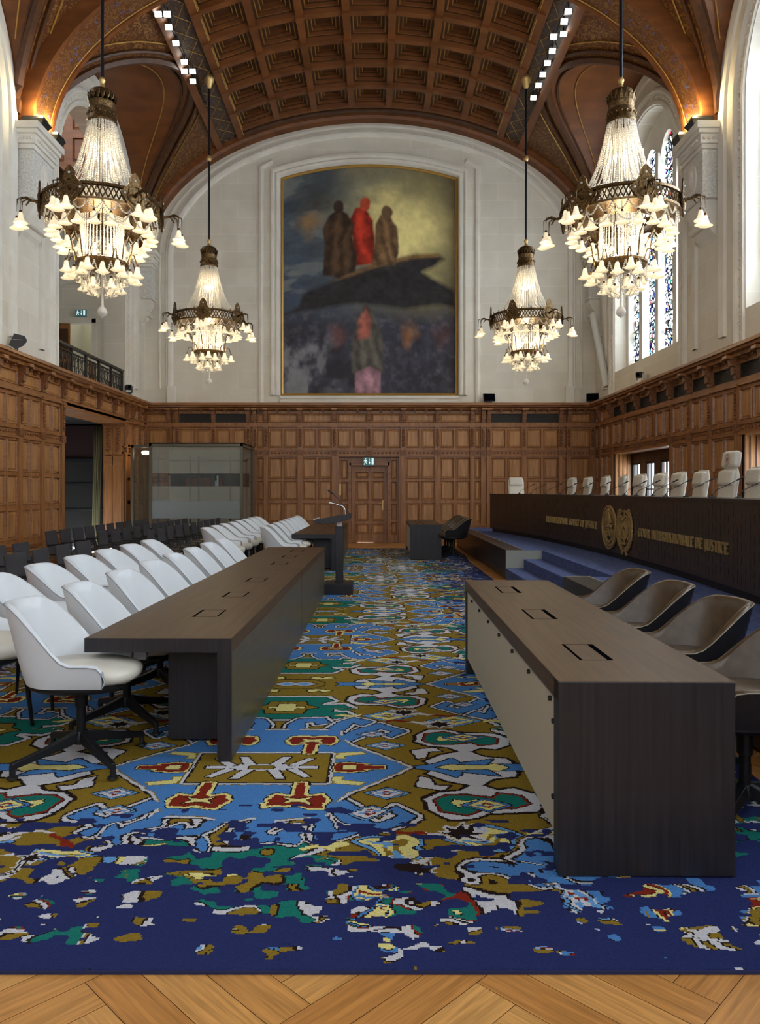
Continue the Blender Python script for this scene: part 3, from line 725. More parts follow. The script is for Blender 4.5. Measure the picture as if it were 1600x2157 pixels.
# ---- vault
def barrel(x, y, d=0):
    """point on the main vault at x, moved d metres into the room"""
    u = max(-1, min(1, (x - XC) / AH)); z = ZS + BH * math.sqrt(1 - u * u)
    nx, nz = -u / AH, -(math.sqrt(1 - u * u)) / BH; L = math.hypot(nx, nz); return (x + nx / L * d, y, z + nz / L * d)
def bt(t, y, d=0):
    x = XC + AH * math.cos(t); z = ZS + BH * math.sin(t); nx, nz = -math.cos(t) / AH, -math.sin(t) / BH; L = math.hypot(nx, nz)
    return (x + nx / L * d, y, z + nz / L * d)
XCOF = 3.86
tcof = math.acos(XCOF / AH); zl_crown = ZS + LB; tg = math.asin(LB / BH)
mb = MB(); NT_ = 40
for yc in BAYS:
    y0, y1 = yc - 3.75, yc + 3.75 + (.4 if yc == 19.0 else 0)
    for sg in (0, 1):
        for i in range(NT_):
            t0, t1 = tcof * i / NT_, tcof * (i + 1) / NT_
            if sg: t0, t1 = PI - t0, PI - t1
            def wdt(t):
                r = BH * math.sin(t) / LB
                return None if r >= 1 else LA * math.sqrt(1 - r * r)
            w0, w1 = wdt(t0) or 0, wdt(t1) or 0
            m = 1 if math.sin(t0) * BH > 1.2 and math.sin(t0) * BH < 3.55 else 0
            for q in range(6):
                fa, fb = q / 6, (q + 1) / 6
                for lo, s in ((y0, -1), (y1, 1)):
                    e0, e1 = yc + s * w0, yc + s * w1
                    A = bt(t0, lo + (e0 - lo) * fa); B = bt(t0, lo + (e0 - lo) * fb); Cc = bt(t1, lo + (e1 - lo) * fb); D = bt(t1, lo + (e1 - lo) * fa)
                    mb.quad(A, B, Cc, D, m)
mb.build('ceiling_vault', ['vault', 'scroll'], smooth=60, kind='structure')
# lunette vaults
mb = MB(); gr = MB(); gd = MB()
for yc in BAYS:
    for sg in (-1, 1):
        N = 40; rows = []
        for i in range(N + 1):
            a = PI * i / N; y = yc - LA * math.cos(a); z = ZS + LB * math.sin(a)
            u = math.sqrt(max(0, 1 - ((z - ZS) / BH) ** 2)); xg = XC + sg * AH * u; xw = XC + sg * (AH + .02)
            rows.append([(xw + (xg - xw) * k / 8, y, z) for k in range(9)])
        mb.loft(rows, 0, closed=False)
        # groin mouldings that follow the meeting line
        path = [Vector(r[-1]) for r in rows]
        for off, rad, mm, dz in ((0, .10, 0, 0), (.22, .045, 0, -.03), (-.2, .03, 0, 0)):
            pts = []
            for i, p in enumerate(path):
                a = PI * i / N; q = p.copy()
                if off:   # shift within the barrel (positive) or the lunette (negative)
                    if off > 0:
                        cx = math.cos(a); q = Vector(barrel(p.x - sg * off * math.sin(a), p.y - off * 1.1 * cx, .02))
                    else:
                        q = Vector((p.x + sg * .25 * math.sin(a), p.y, p.z - .02))
                q.z += -.02; pts.append(q)
            gr.tube(pts[1:-1], rad, 6, mm)
        # gold line of the drop shaped panel on the lunette
        pts = []
        for i in range(6, N - 5):
            a = PI * i / N; k = .30 + .35 * (1 - math.sin(a)); r = rows[i]; p = Vector(r[8]).lerp(Vector(r[0]), min(.95, k)); pts.append(p + Vector((0, (yc - p.y) * .02, -.03)))
        gd.tube(pts, .014, 4)
        pts = [barrel(path[i].x - sg * .42 * math.sin(PI * i / N), path[i].y - .5 * math.cos(PI * i / N), .02) for i in range(5, N - 4)]
        gd.tube(pts, .016, 4)
mb.build('ceiling_lunettes', 'vault', smooth=60, kind='structure')
gr.build('trim_6', 'vault_dark', smooth=50, kind='structure'); gd.build('trim_7', 'gold', kind='structure')
# transverse ribs springing from the corbels
mb = MB(); gb = MB()
for yp, hw in [(p, .46) for p in PIERS] + [(22.84, .22)]:
    prof = [(-hw, 0), (-hw, .33), (-hw + .10, .33), (-hw + .10, .28), (hw - .10, .28), (hw - .10, .33), (hw, .33), (hw, 0)] if hw > .3 else [(-hw, 0), (-hw, .12), (-hw + .1, .12), (-hw + .14, .2), (hw, .2)]
    rings = []
    for i in range(65):
        t = PI * i / 64; rings.append([bt(t, yp + a, d) for a, d in prof])
    n = len(prof); k = len(mb.v); mb.v += [p for r in rings for p in r]
    for i in range(64):
        for j in range(n - 1):
            mb.f.append((k + i * n + j, k + i * n + j + 1, k + (i + 1) * n + j + 1, k + (i + 1) * n + j)); mb.m.append(1 if (hw > .3 and j == 3) else 0)
    for s in (-1, 1):
        if hw > .3: gb.tube([bt(PI * i / 64, yp + s * (hw - .12), .29) for i in range(65)], .012, 4)
mb.build('trim_8', ['vault', 'scrollblue'], smooth=40, kind='structure'); gb.build('trim_9', 'gold_dull', kind='structure')
# painted bands between coffers and vault sides
mb = MB(); gb = MB()
for sg in (-1, 1):
    x0, x1 = XC + sg * XCOF, XC + sg * (XCOF + .12); bx = [XCOF, XCOF + .14, XCOF + .16, XCOF + .60, XCOF + .62, XCOF + .80]; dd_ = [.0, .10, .03, .03, .10, .10]
    P = [(XC + sg * a, d) for a, d in zip([XCOF - .05, XCOF - .05, XCOF + .12, XCOF + .12, XCOF + .58, XCOF + .58, XCOF + .76, XCOF + .76], [-.1, .12, .12, .03, .03, .12, .12, 0])]
    yy = [YR, YB]
    R = [[barrel(x, y, d) for x, d in P] for y in yy]
    for j in range(len(P) - 1): mb.quad(R[0][j], R[0][j + 1], R[1][j + 1], R[1][j], 1 if j == 3 else 0)
    gb.tube([barrel(XC + sg * (XCOF - .06), YR, .1), barrel(XC + sg * (XCOF - .06), YB, .1)], .02, 5)
    for k in range(14):     # diamond lattice lines painted on the band
        for s2 in (-1, 1):
            ys = 23 - k * .66; gb.tube([barrel(XC + sg * (XCOF + .35 - s2 * .2), ys, .035), barrel(XC + sg * (XCOF + .35 + s2 * .2), ys - .66, .035)], .008, 4)
mb.build('trim_10', ['vault', 'band'], kind='structure'); gb.build('trim_11', 'gold_dull', kind='structure')
# coffers
mb = MB(); NCOL = 7; cw = 2 * XCOF / NCOL; rowp = 1.10; nr = 24; yend = 22.3
for r in range(nr):
    y1 = yend - r * rowp; y0 = y1 - rowp
    if y0 < YR: break
    for c in range(NCOL):
        x0 = XC - XCOF + c * cw; x1 = x0 + cw
        def ringb(i0, d0, i1, d1, m):
            a = [(x0 + i0, y0 + i0), (x1 - i0, y0 + i0), (x1 - i0, y1 - i0), (x0 + i0, y1 - i0)]; b = [(x0 + i1, y0 + i1), (x1 - i1, y0 + i1), (x1 - i1, y1 - i1), (x0 + i1, y1 - i1)]
            A = [barrel(p[0], p[1], d0) for p in a] + [barrel(p[0], p[1], d1) for p in b]
            mb.add(A, [(i, (i + 1) % 4, 4 + (i + 1) % 4, 4 + i) for i in range(4)], m)
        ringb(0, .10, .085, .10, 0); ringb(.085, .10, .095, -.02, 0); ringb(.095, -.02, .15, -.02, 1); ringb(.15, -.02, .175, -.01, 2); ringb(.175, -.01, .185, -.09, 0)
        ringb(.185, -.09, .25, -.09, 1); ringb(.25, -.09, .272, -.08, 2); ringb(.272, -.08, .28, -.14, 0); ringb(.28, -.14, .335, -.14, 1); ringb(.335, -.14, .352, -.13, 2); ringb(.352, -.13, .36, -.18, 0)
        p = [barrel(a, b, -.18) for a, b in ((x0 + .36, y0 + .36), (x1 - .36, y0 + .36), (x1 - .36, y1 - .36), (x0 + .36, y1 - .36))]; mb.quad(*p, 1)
    for c in range(NCOL + 1):                     # small bosses where the ribs cross
        x = XC - XCOF + c * cw; q = barrel(x, y0, .12); mb.cbox(q, .2, .2, .08, 0, -math.atan2((x - XC) / AH ** 2, 1 / BH * .9) * -1, 0, 0)
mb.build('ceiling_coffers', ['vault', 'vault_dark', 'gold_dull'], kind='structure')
mb = MB()
R = [[barrel(XC - XCOF + 2 * XCOF * i / 40, y, d) for i in range(41)] for y, d in ((yend, .1), (yend, .02), (yend + .2, .02), (yend + .22, .12), (YB, .12))]
mb.loft(R, 0, closed=False); 
for i in range(120):
    x = XC - XCOF + 2 * XCOF * (i + .5) / 120; mb.ico(barrel(x, yend + .05, .06), .028, (1, 1, 1), 1)
for sg in (-1, 1):
    for i in range(200): mb.ico(barrel(XC + sg * (XCOF - .09), 22.3 - i * .055, .08), .018, (1, 1, 1), 1)
mb.build('trim_12', ['vault_dark', 'gold'], kind='structure')

# stone corbels
def corbel(sg, yc, hw, label):
    e = empty('stone_corbel', ((XL if sg < 0 else XR), yc, 0), 0, label, 'corbel', 'carved stone corbels under the vault ribs')
    k = 1 if sg < 0 else -1
    def slab(mb, d, h, z0, z1, m=0): mb.box(min(0, k * d), max(0, k * d), -h, h, z0, z1, m)
    b = MB(); slab(b, .33, hw, 7.35, 8.25); slab(b, .35, hw + .02, 7.30, 7.37)
    b.build('block', 'stone_carved', e, bevel=.01)
    b = MB()
    for z0, z1, o in ((8.25, 8.34, .03), (8.34, 8.52, .07), (8.52, 8.60, .12), (8.60, 8.73, .17)): slab(b, .33 + o, hw + o, z0, z1)
    for i in range(int(hw * 2 / .09)):
        b.ico((k * .42, -hw + .05 + i * .09, 8.43), .035)
    for i in range(4): b.ico((k * (.06 + i * .09), -hw - .08, 8.43), .035)
    b.build('capital', 'stone_plain', e, bevel=.008)
    b = MB()
    prof = [(0, 7.3), (.30, 7.3), (.31, 7.2), (.24, 7.05), (.14, 6.92), (.17, 6.80), (.12, 6.70), (.04, 6.62), (0, 6.55)]
    for s0, s1 in ((-hw * .8, hw * .8),):
        b.loft([[(k * d, s0, z) for d, z in prof], [(k * d, s1, z) for d, z in prof]], closed=True, cap=True)
    b.lathe([(.001, -hw * .82), (.07, -hw * .82), (.07, hw * .82), (.001, hw * .82)], 12)
    # lay the scroll roll on its side
    nV = 48; b.v[-nV:] = [(k * .2 + y_, z_, 6.86 + x_) for x_, y_, z_ in b.v[-nV:]]
    b.build('scroll', 'stone_plain', e, recalc=True)
    b = MB(); P = [(math.cos(2 * PI * i / 20) * .2, 7.82 + math.sin(2 * PI * i / 20) * .30) for i in range(20)]
    if hw > .3:
        b.prism(P, lambda s, z, d: (k * (.33 + d), s, z), 0, .03); b.ico((k * .36, 0, 7.86), .14, (.35, .7, 1.2)); b.ico((k * .36, 0, 7.68), .16, (.3, .9, .6))
        b.build('medallion', 'stone_plain', e, recalc=True)
    return e
corbel(-1, 15.25, .46, 'carved white stone corbel on the left wall behind the large left chandelier')
corbel(1, 15.25, .46, 'carved white stone corbel on the right wall beside the large right chandelier')
corbel(-1, 22.83, .22, 'narrow white stone corbel in the far left corner')
corbel(1, 22.83, .22, 'narrow white stone corbel in the far right corner')
# uplights on the corbels
for sg, yy, lab in ((-1, 14.95, 'black wedge uplight on the front edge of the left corbel'), (-1, 15.62, 'black wedge uplight on the back edge of the left corbel'),
                    (1, 14.95, 'black wedge uplight on the front edge of the right corbel'), (1, 15.62, 'black wedge uplight on the back edge of the right corbel')):
    x = (XL + .33) if sg < 0 else (XR - .33)
    e = empty('uplight', (x, yy, 8.73), 0, lab, 'light', 'corbel uplights')
    b = MB(); b.loft([[(-.16, -.14, 0), (.16, -.14, 0), (.16, .14, 0), (-.16, .14, 0)], [(-.22, -.2, .10), (.22, -.2, .10), (.22, .2, .10), (-.22, .2, .10)], [(-.2, -.18, .16), (.2, -.18, .16), (.2, .18, .16), (-.2, .18, .16)]], cap=True)
    b.build('housing', 'blackp', e)
    b = MB(); b.box(-.15, .15, -.13, .13, .161, .165); b.build('lens', simple('amber_lens', (1, .7, .3, 1), .5, 0, .5, (1, .62, .2, 1), 6), e)
    l = point('uplight_glow', (x - sg * .0 + (.12 if sg < 0 else -.12), yy - .22, 9.05), 15, (1, .80, .45), .06)

# iron balustrade in the left gallery arch
for i, yc in enumerate(BAYS[:1]):
    e = empty('balustrade', (XL - .08, yc, 4.24), 0, 'dark wrought iron balustrade with scroll panels in the left gallery opening', 'balustrade')
    b = MB(); b.box(-.05, .05, -2.25, 2.25, .66, .72); b.box(-.03, .03, -2.25, 2.25, .08, .11); b.box(-.03, .03, -2.25, 2.25, .55, .57); b.build('rail', 'iron', e)
    for k in range(6):
        y = -2.2 + k * .88; b = MB(); b.box(-.03, .03, y - .03, y + .03, 0, .72); b.build('post', 'iron', e)
    for k in range(5):
        y0 = -2.2 + k * .88; b = MB()
        for q in range(4):
            cy = y0 + .11 + .22 * q
            for cz, s in ((.2, 1), (.43, -1)):
                pts = [(0, cy + s * (.10 - .013 * j) * math.cos(j * .7), cz + (.105 - .013 * j) * math.sin(j * .7)) for j in range(8)]
                b.tube(pts, .012, 4)
            b.box(-.008, .008, cy + .10, cy + .12, .1, .56); b.tube([(0, cy, .11), (0, cy - .05, .2), (0, cy + .05, .32), (0, cy, .56)], .009, 4)
        b.build('scroll_panel', 'iron', e)
    b = MB(); b.box(-.45, -.35, 1.0, 1.15, 0, .75); b.build('newel', 'oak', e)

# ------------------------------------------------------------------ painting (generic stand-in)
def vnoise(h, w, cy, cx, rs):
    g = rs.rand(cy + 2, cx + 2); y = np.linspace(0, cy, h); x = np.linspace(0, cx, w); yi = y.astype(int); xi = x.astype(int)
    fy = (y - yi)[:, None]; fx = (x - xi)[None, :]; fy = fy * fy * (3 - 2 * fy); fx = fx * fx * (3 - 2 * fx)
    a = g[np.ix_(yi, xi)]; b = g[np.ix_(yi, xi + 1)]; c = g[np.ix_(yi + 1, xi)]; d = g[np.ix_(yi + 1, xi + 1)]
    return (a * (1 - fx) + b * fx) * (1 - fy) + (c * (1 - fx) + d * fx) * fy
def fbm(h, w, cy, cx, rs, o=5):
    s = 0; t = 0; k = 1
    for i in range(o): s = s + vnoise(h, w, int(cy * 2 ** i), int(cx * 2 ** i), rs) * k; t += k; k *= .55
    return s / t
def inpoly(U, V, poly):
    ins = np.zeros(U.shape, bool); n = len(poly)
    for i in range(n):
        x0, y0 = poly[i]; x1, y1 = poly[(i + 1) % n]
        if y0 == y1: continue
        c = ((y0 > V) != (y1 > V)) & (U < (x1 - x0) * (V - y0) / (y1 - y0) + x0); ins ^= c
    return ins
def polydist(U, V, poly):
    d = np.full(U.shape, 9.0)
    n = len(poly)
    for i in range(n):
        x0, y0 = poly[i]; x1, y1 = poly[(i + 1) % n]; dx, dy = x1 - x0, y1 - y0; L = dx * dx + dy * dy + 1e-12
        t = np.clip(((U - x0) * dx + (V - y0) * dy) / L, 0, 1); d = np.minimum(d, np.hypot(U - x0 - t * dx, V - y0 - t * dy))
    return np.where(inpoly(U, V, poly), -d, d)
def build_painting():
    W_, H_ = 420, 540; rs = np.random.RandomState(3)
    U, V = np.meshgrid((np.arange(W_) + .5) / W_, (np.arange(H_) + .5) / H_)
    c3 = lambda r, g, b: np.array(lin(r, g, b)[:3])
    n1 = fbm(H_, W_, 5, 4, rs); n2 = fbm(H_, W_, 9, 7, rs); n3 = fbm(H_, W_, 40, 30, rs, 3)
    U2 = U + (n1 - .5) * .16; V2 = V + (n2 - .5) * .14
    img = np.zeros((H_, W_, 3))
    def mix(img, c, a): return img * (1 - a[..., None]) + c * a[..., None]
    img[:] = c3(88, 98, 104)
    img = mix(img, c3(62, 74, 92), np.clip(1.3 - U2 * 3.2, 0, 1) * np.clip(1.5 - V2 * 1.3, 0, 1))
    img = mix(img, c3(112, 100, 66), np.clip((U2 - .35) * 2.2, 0, 1) * .8)
    img = mix(img, c3(70, 66, 58), np.clip(1 - np.hypot((U2 - .22) / .22, (V2 - .86) / .2), 0, 1) * .9)
    gl = np.exp(-((U2 - .67) ** 2 / .05 + (V2 - .72) ** 2 / .03)); img = mix(img, c3(240, 224, 150), np.clip(gl * 1.2, 0, 1))
    img = mix(img, c3(128, 120, 96), np.clip(1.2 - np.hypot((U2 - .48) / .17, (V2 - 1.0) / .13), 0, 1))
    img = mix(img, c3(84, 66, 44), np.clip((U2 - .82) * 3, 0, 1) * .6 * np.clip(V2, 0, 1))
    # lower ground: dusky blue-violet
    low = np.clip((.42 - V2) * 9, 0, 1); img = mix(img, c3(58, 58, 70), low)
    img = mix(img, c3(84, 84, 92), low * np.clip((n3 - .5) * 3, 0, 1)); img = mix(img, c3(44, 40, 48), low * np.clip((n2 - .52) * 6, 0, 1))
    def shape(poly, col, soft=.006, shade=.35):
        nonlocal img
        d = polydist(U + (n3 - .5) * .010, V + (n2 - .5) * .012, poly); a = np.clip(.5 - d / soft / 2, 0, 1)
        f = 1 + (n3 - .5) * shade * 3
        img = img * (1 - a[..., None]) + (np.array(col) * f[..., None]) * a[..., None]
    shape([(0, .37), (.10, .40), (.12, .46), (.28, .50), (.42, .54), (.60, .575), (.74, .61), (.90, .635), (.93, .62), (.86, .575), (.80, .55), (.98, .48), (1, .40), (.9, .41), (.7, .38), (.4, .40), (.2, .38)], c3(42, 38, 40), .012)
    shape([(.28, .50), (.42, .54), (.60, .582), (.75, .62), (.88, .636), (.9, .628), (.74, .60), (.58, .565), (.42, .525)], c3(122, 88, 44), .01)
    def robe(poly, col, tilt=0.0, k=95, amp=.38, soft=.006):
        nonlocal img
        d = polydist(U + (n3 - .5) * .008, V + (n2 - .5) * .008, poly); a = np.clip(.5 - d / soft / 2, 0, 1)
        f = 1 + amp * np.sin((U + tilt * V) * k + n2 * 9) * (.5 + n1) + (n3 - .5) * .6
        edge = np.clip(1 + d / .05, .0, 1); f = np.clip(f * (1.15 - .45 * edge), .2, 2.2)
        img = img * (1 - a[..., None]) + (np.array(col) * f[..., None]) * a[..., None]
    def oval(x, y, rx, ry, c, sh=.2): shape([(x + rx * math.cos(2 * PI * i / 16), y + ry * math.sin(2 * PI * i / 16)) for i in range(16)], c, .005, sh)
    # cloud streaks
    st_ = fbm(H_, W_, 14, 4, rs, 5); sky = np.clip((V2 - .40) * 8, 0, 1)
    img = mix(img, c3(150, 150, 140), sky * np.clip((st_ - .56) * 5, 0, .55) * np.clip(.75 - U, 0, 1)); img = mix(img, c3(52, 58, 66), sky * np.clip((.46 - st_) * 6, 0, .6) * np.clip(1 - U * 1.4, 0, 1))
    img = mix(img, c3(168, 128, 72), np.clip(1.1 - np.hypot((U2 - .17) / .09, (V2 - .77) / .06), 0, 1) * .6)
    # three plain draped forms on the ledge
    robe([(.40, .56), (.405, .68), (.385, .76), (.42, .815), (.47, .82), (.52, .76), (.53, .68), (.53, .57)], c3(168, 48, 28), .2, 70)
    robe([(.235, .53), (.245, .66), (.235, .73), (.27, .79), (.325, .815), (.375, .79), (.415, .74), (.40, .69), (.43, .60), (.42, .54), (.33, .51)], c3(74, 54, 36), -.15, 80)
    robe([(.515, .56), (.53, .66), (.535, .74), (.565, .785), (.615, .785), (.655, .74), (.668, .68), (.665, .62), (.645, .565)], c3(112, 84, 56), .3, 90)
    for x, y, c in ((.325, .825, c3(58, 42, 34)), (.475, .828, c3(170, 70, 44)), (.60, .795, c3(104, 78, 54))): oval(x, y, .030, .030, c)
    robe([(.405, .10), (.40, .22), (.43, .34), (.48, .40), (.53, .35), (.58, .24), (.585, .10)], c3(88, 84, 76), .4, 100, .4, .010)
    robe([(.43, .24), (.44, .33), (.48, .385), (.51, .33), (.50, .25)], c3(180, 104, 88), .1, 60, .2, .010)
    robe([(.415, 0), (.42, .10), (.50, .13), (.565, .10), (.565, 0)], c3(160, 120, 132), 0, 120, .22)
    # dim hills and drifting smoke at both sides
    sm1 = fbm(H_, W_, 7, 9, rs, 5); bot = np.clip((.36 - V) * 7, 0, 1)
    side = np.clip(np.abs(U - .48) * 5 - .45, 0, 1)
    img = mix(img, c3(128, 128, 134), bot * side * np.clip((sm1 - .52) * 6, 0, .85) * np.clip(1.25 - U, .25, 1)); img = mix(img, c3(40, 38, 46), bot * side * np.clip((.47 - sm1) * 7, 0, .8))
    img = mix(img, c3(120, 56, 44), bot * np.clip(1 - np.hypot((U2 - .29) / .05, (V2 - .28) / .07), 0, 1) * .9); img = mix(img, c3(168, 112, 58), bot * np.clip(1.2 - np.hypot((U2 - .72) / .055, (V2 - .27) / .08), 0, 1) * .9); img = mix(img, c3(96, 50, 36), bot * np.clip(1.2 - np.hypot((U2 - .88) / .06, (V2 - .27) / .08), 0, 1) * .8)
    img *= (1.15 * (1 + (n3 - .5) * .35))[..., None]
    # mesh grid
    xs = np.linspace(PXL + .02, PXR - .02, W_ + 1); V_ = np.zeros((H_ + 1, W_ + 1, 3))
    for j in range(H_ + 1):
        t = j / H_
        for i in range(W_ + 1): V_[j, i] = (xs[i], YB + .14, PZ0 + .02 + (ptop(xs[i]) - .03 - PZ0) * t)
    idx = np.arange((H_ + 1) * (W_ + 1)).reshape(H_ + 1, W_ + 1)
    Q = np.stack([idx[:-1, :-1], idx[:-1, 1:], idx[1:, 1:], idx[1:, :-1]], -1).reshape(-1, 4)
    me = grid_mesh('canvas', V_.reshape(-1, 3), Q, np.clip(img.reshape(-1, 3), 0, 1)); me.materials.append(M['paint'])
    e = empty('painting', (0, 0, 0), 0, 'tall arched oil painting of robed forms under a glowing sky on the far wall', 'painting')
    newobj('canvas', me, e)
    fr = MB(); P = arcpath(-.03, PZ0 + .03, 30)
    sweep(fr, WB, P + [], [(-.05, -.14), (-.05, -.10), (-.01, -.07), (.03, -.10), (.03, -.14)], closed=True); fr.build('gilt_frame', 'gold', e)
def grid_mesh(name, V, Q, col):
    me = bpy.data.meshes.new(name); me.vertices.add(len(V)); me.vertices.foreach_set('co', np.asarray(V, 'f').ravel())
    me.loops.add(Q.size); me.loops.foreach_set('vertex_index', Q.astype('i').ravel()); me.polygons.add(len(Q))
    me.polygons.foreach_set('loop_start', np.arange(0, Q.size, 4, dtype='i'))
    me.update(calc_edges=True)
    at = me.attributes.new('tint', 'FLOAT_COLOR', 'FACE'); c4 = np.ones((len(Q), 4), 'f'); c4[:, :3] = col; at.data.foreach_set('color', c4.ravel())
    return me
build_painting()

# ------------------------------------------------------------------ rug
RUG = (-4.35, 2.10, 2.512, 20.8)
def build_rug():
    rs = np.random.RandomState(11)
    c3 = lambda r, g, b: np.array(lin(r, g, b)[:3])
    OL, NV, BL, WH, DK, TE, YE, RD, LB_ = c3(132, 108, 38), c3(40, 47, 92), c3(74, 124, 182), c3(196, 194, 198), c3(38, 28, 26), c3(28, 110, 98), c3(216, 204, 130), c3(124, 40, 26), c3(100, 150, 200)
    HX, HY = 1.93, 1.87; NXT, NYT = 560, 540
    U, V = np.meshgrid(np.linspace(0, HX, NXT), np.linspace(0, HY, NYT)); jn = (fbm(NYT, NXT, 60, 60, rs, 3) - .5) * .02
    img = np.zeros((NYT, NXT, 3)); img[:] = OL
    def put(poly, fill, outs=()):
        """outs: (width, colour) from the innermost outward"""
        for (A, B) in ((U, V), (HX - U, HY - V)):
            A2, B2 = A + jn, B + jn * .7
            full = [(x, y) for x, y in poly]
            d = polydist(A2, B2, full)
            # mirror images over both axes so shapes on an axis stay whole
            for mx_, my_ in ((-1, 1), (1, -1), (-1, -1)):
                d = np.minimum(d, polydist(A2, B2, [(x * mx_, y * my_) for x, y in full])) if (min(x for x, y in full) <= .12 or min(y for x, y in full) <= .12) else d
            acc = sum(w_ for w_, c in outs); 
            for w_, c in reversed(outs):
                img[d < acc] = c; acc -= w_
            img[d < 0] = fill
    O1 = ((.016, DK), (.022, WH), (.012, DK)); O2 = ((.018, WH), (.014, DK)); O3 = ((.012, DK),)
    # white cloud band, teal lobes, teal crosses
    put([(.90, .44), (.92, .58), (1.0, .68), (1.12, .68), (1.2, .62), (1.42, .60), (1.50, .50), (1.48, .38), (1.38, .30), (1.30, .33), (1.22, .26), (1.30, .17), (1.42, .14), (1.46, .04), (1.2, .06), (.98, .02), (.94, .1), (1.04, .2), (1.16, .26), (1.1, .34), (.98, .36)], WH, ((.022, DK),))
    put([(1.46, .86), (1.55, .94), (1.95, .95), (1.95, .40), (1.66, .40), (1.60, .50), (1.68, .55), (1.68, .62), (1.52, .60), (1.46, .68), (1.58, .70), (1.60, .78), (1.50, .80)], TE, ((.012, DK), (.034, WH), (.012, DK)))
    put([(1.70, .67), (1.78, .72), (1.80, .82), (1.95, .82), (1.95, .52), (1.80, .52), (1.78, .62)], OL, ((.014, DK),))
    put([(1.80, .65), (1.86, .65), (1.87, .58), (1.95, .58), (1.95, .76), (1.87, .76), (1.86, .69), (1.80, .69)], YE, ((.010, DK),))
    put([(.96, .46), (.98, .59), (1.10, .63), (1.2, .55), (1.34, .55), (1.42, .50), (1.40, .41), (1.30, .38), (1.26, .44), (1.12, .40), (1.02, .40)], TE, ((.014, RD), (.008, DK)))
    put([(1.03, .49), (1.07, .55), (1.11, .51), (1.17, .55), (1.19, .51), (1.15, .49), (1.18, .45), (1.11, .47), (1.05, .45)], YE, ((.006, DK),))
    put([(.84, 0), (1.0, .06), (1.10, .15), (1.14, .07), (1.34, .13), (1.3, .05), (1.6, .05), (1.55, -.01)], BL, ((.012, DK),))
    put([(1.0, 0), (1.08, .04), (1.28, .025), (1.34, .06), (1.4, .01), (1.4, -.01)], YE, ((.010, DK),))
    put([(.90, .14), (.87, .28), (1.0, .33), (1.05, .27), (.97, .26), (.95, .16)], WH, ((.014, DK),))
    # small centre between crosses
    put([(1.7, .06), (1.80, .14), (1.95, .14), (1.95, -.01), (1.7, -.01)], OL, ((.012, DK),)); put([(1.78, .0), (1.86, .05), (1.95, 0), (1.86, -.05)], LB_, O2)
    put([(1.62, .2), (1.7, .26), (1.72, .2), (1.8, .26), (1.82, .18), (1.74, .16)], YE, O3)
    # blue medallion with hooks
    for hk in ([(.38, .50), (.58, .76), (.68, .82), (.85, .65), (.75, .53), (.71, .58), (.76, .64), (.68, .71), (.50, .46)], [(.05, .6), (.06, .80), (.12, .92), (.30, .94), (.34, .84), (.25, .79), (.23, .86), (.17, .84), (.17, .6)], [(.28, .6), (.40, .85), (.5, .95), (.63, .86), (.56, .77), (.5, .84), (.42, .6)]):
        put(hk, BL, ((.012, DK), (.020, WH), (.012, DK)))
    put([(-.02, .67), (.40, .67), (.43, .5), (.50, .37), (.84, 0), (.5, -.37), (-.02, -.1)], BL, ((.008, OL), (.020, WH), (.012, DK)))
    for hk in ([(.40, .52), (.58, .74), (.68, .79), (.83, .65), (.76, .56), (.735, .585), (.78, .64), (.68, .73), (.48, .46)], [(.07, .6), (.085, .79), (.13, .90), (.28, .92), (.31, .85), (.255, .81), (.24, .88), (.15, .85), (.15, .6)], [(.30, .6), (.41, .84), (.5, .93), (.61, .86), (.56, .79), (.5, .86), (.40, .6)]):
        put(hk, BL)
    put([(-.02, .22), (.38, .22), (.38, -.22), (-.02, -.22)], OL, ((.012, DK), (.016, WH), (.008, OL)))
    for p in ([(-.02, .05), (.13, .05), (.17, .02), (.32, .02), (.32, -.02), (-.02, -.02)], [(.04, .04), (.10, .17), (.15, .17), (.10, .03)], [(.15, .03), (.25, .15), (.29, .14), (.2, .01)]): put(p, WH, ((.010, DK),))
    put([(-.02, .04), (.12, .04), (.16, .01), (.3, .01), (.3, -.01), (-.02, -.02)], WH); put([(-.01, .02), (.07, .02), (.07, -.02), (-.01, -.02)], OL, ((.008, DK),))
    put([(.12, .53), (.20, .54), (.25, .52), (.30, .54), (.38, .53), (.40, .46), (.37, .39), (.30, .41), (.275, .39), (.275, .23), (.225, .23), (.225, .39), (.2, .41), (.13, .39), (.10, .46)], RD, ((.020, YE), (.008, DK)))
    put([(.17, .50), (.25, .475), (.33, .50), (.29, .46), (.33, .42), (.25, .445), (.17, .42), (.21, .46)], YE, ((.008, DK),))
    put([(.42, .06), (.50, .075), (.60, .05), (.58, .03), (.70, .02), (.70, -.02), (.58, -.03), (.60, -.05), (.50, -.075), (.42, -.06)], RD, ((.010, YE), (.008, DK))); put([(.46, .03), (.54, .03), (.54, -.03), (.46, -.03)], YE, ((.006, DK),))
    put([(.42, .14), (.42, .23), (.56, .26), (.59, .22), (.46, .19), (.47, .14)], YE, ((.008, OL),))
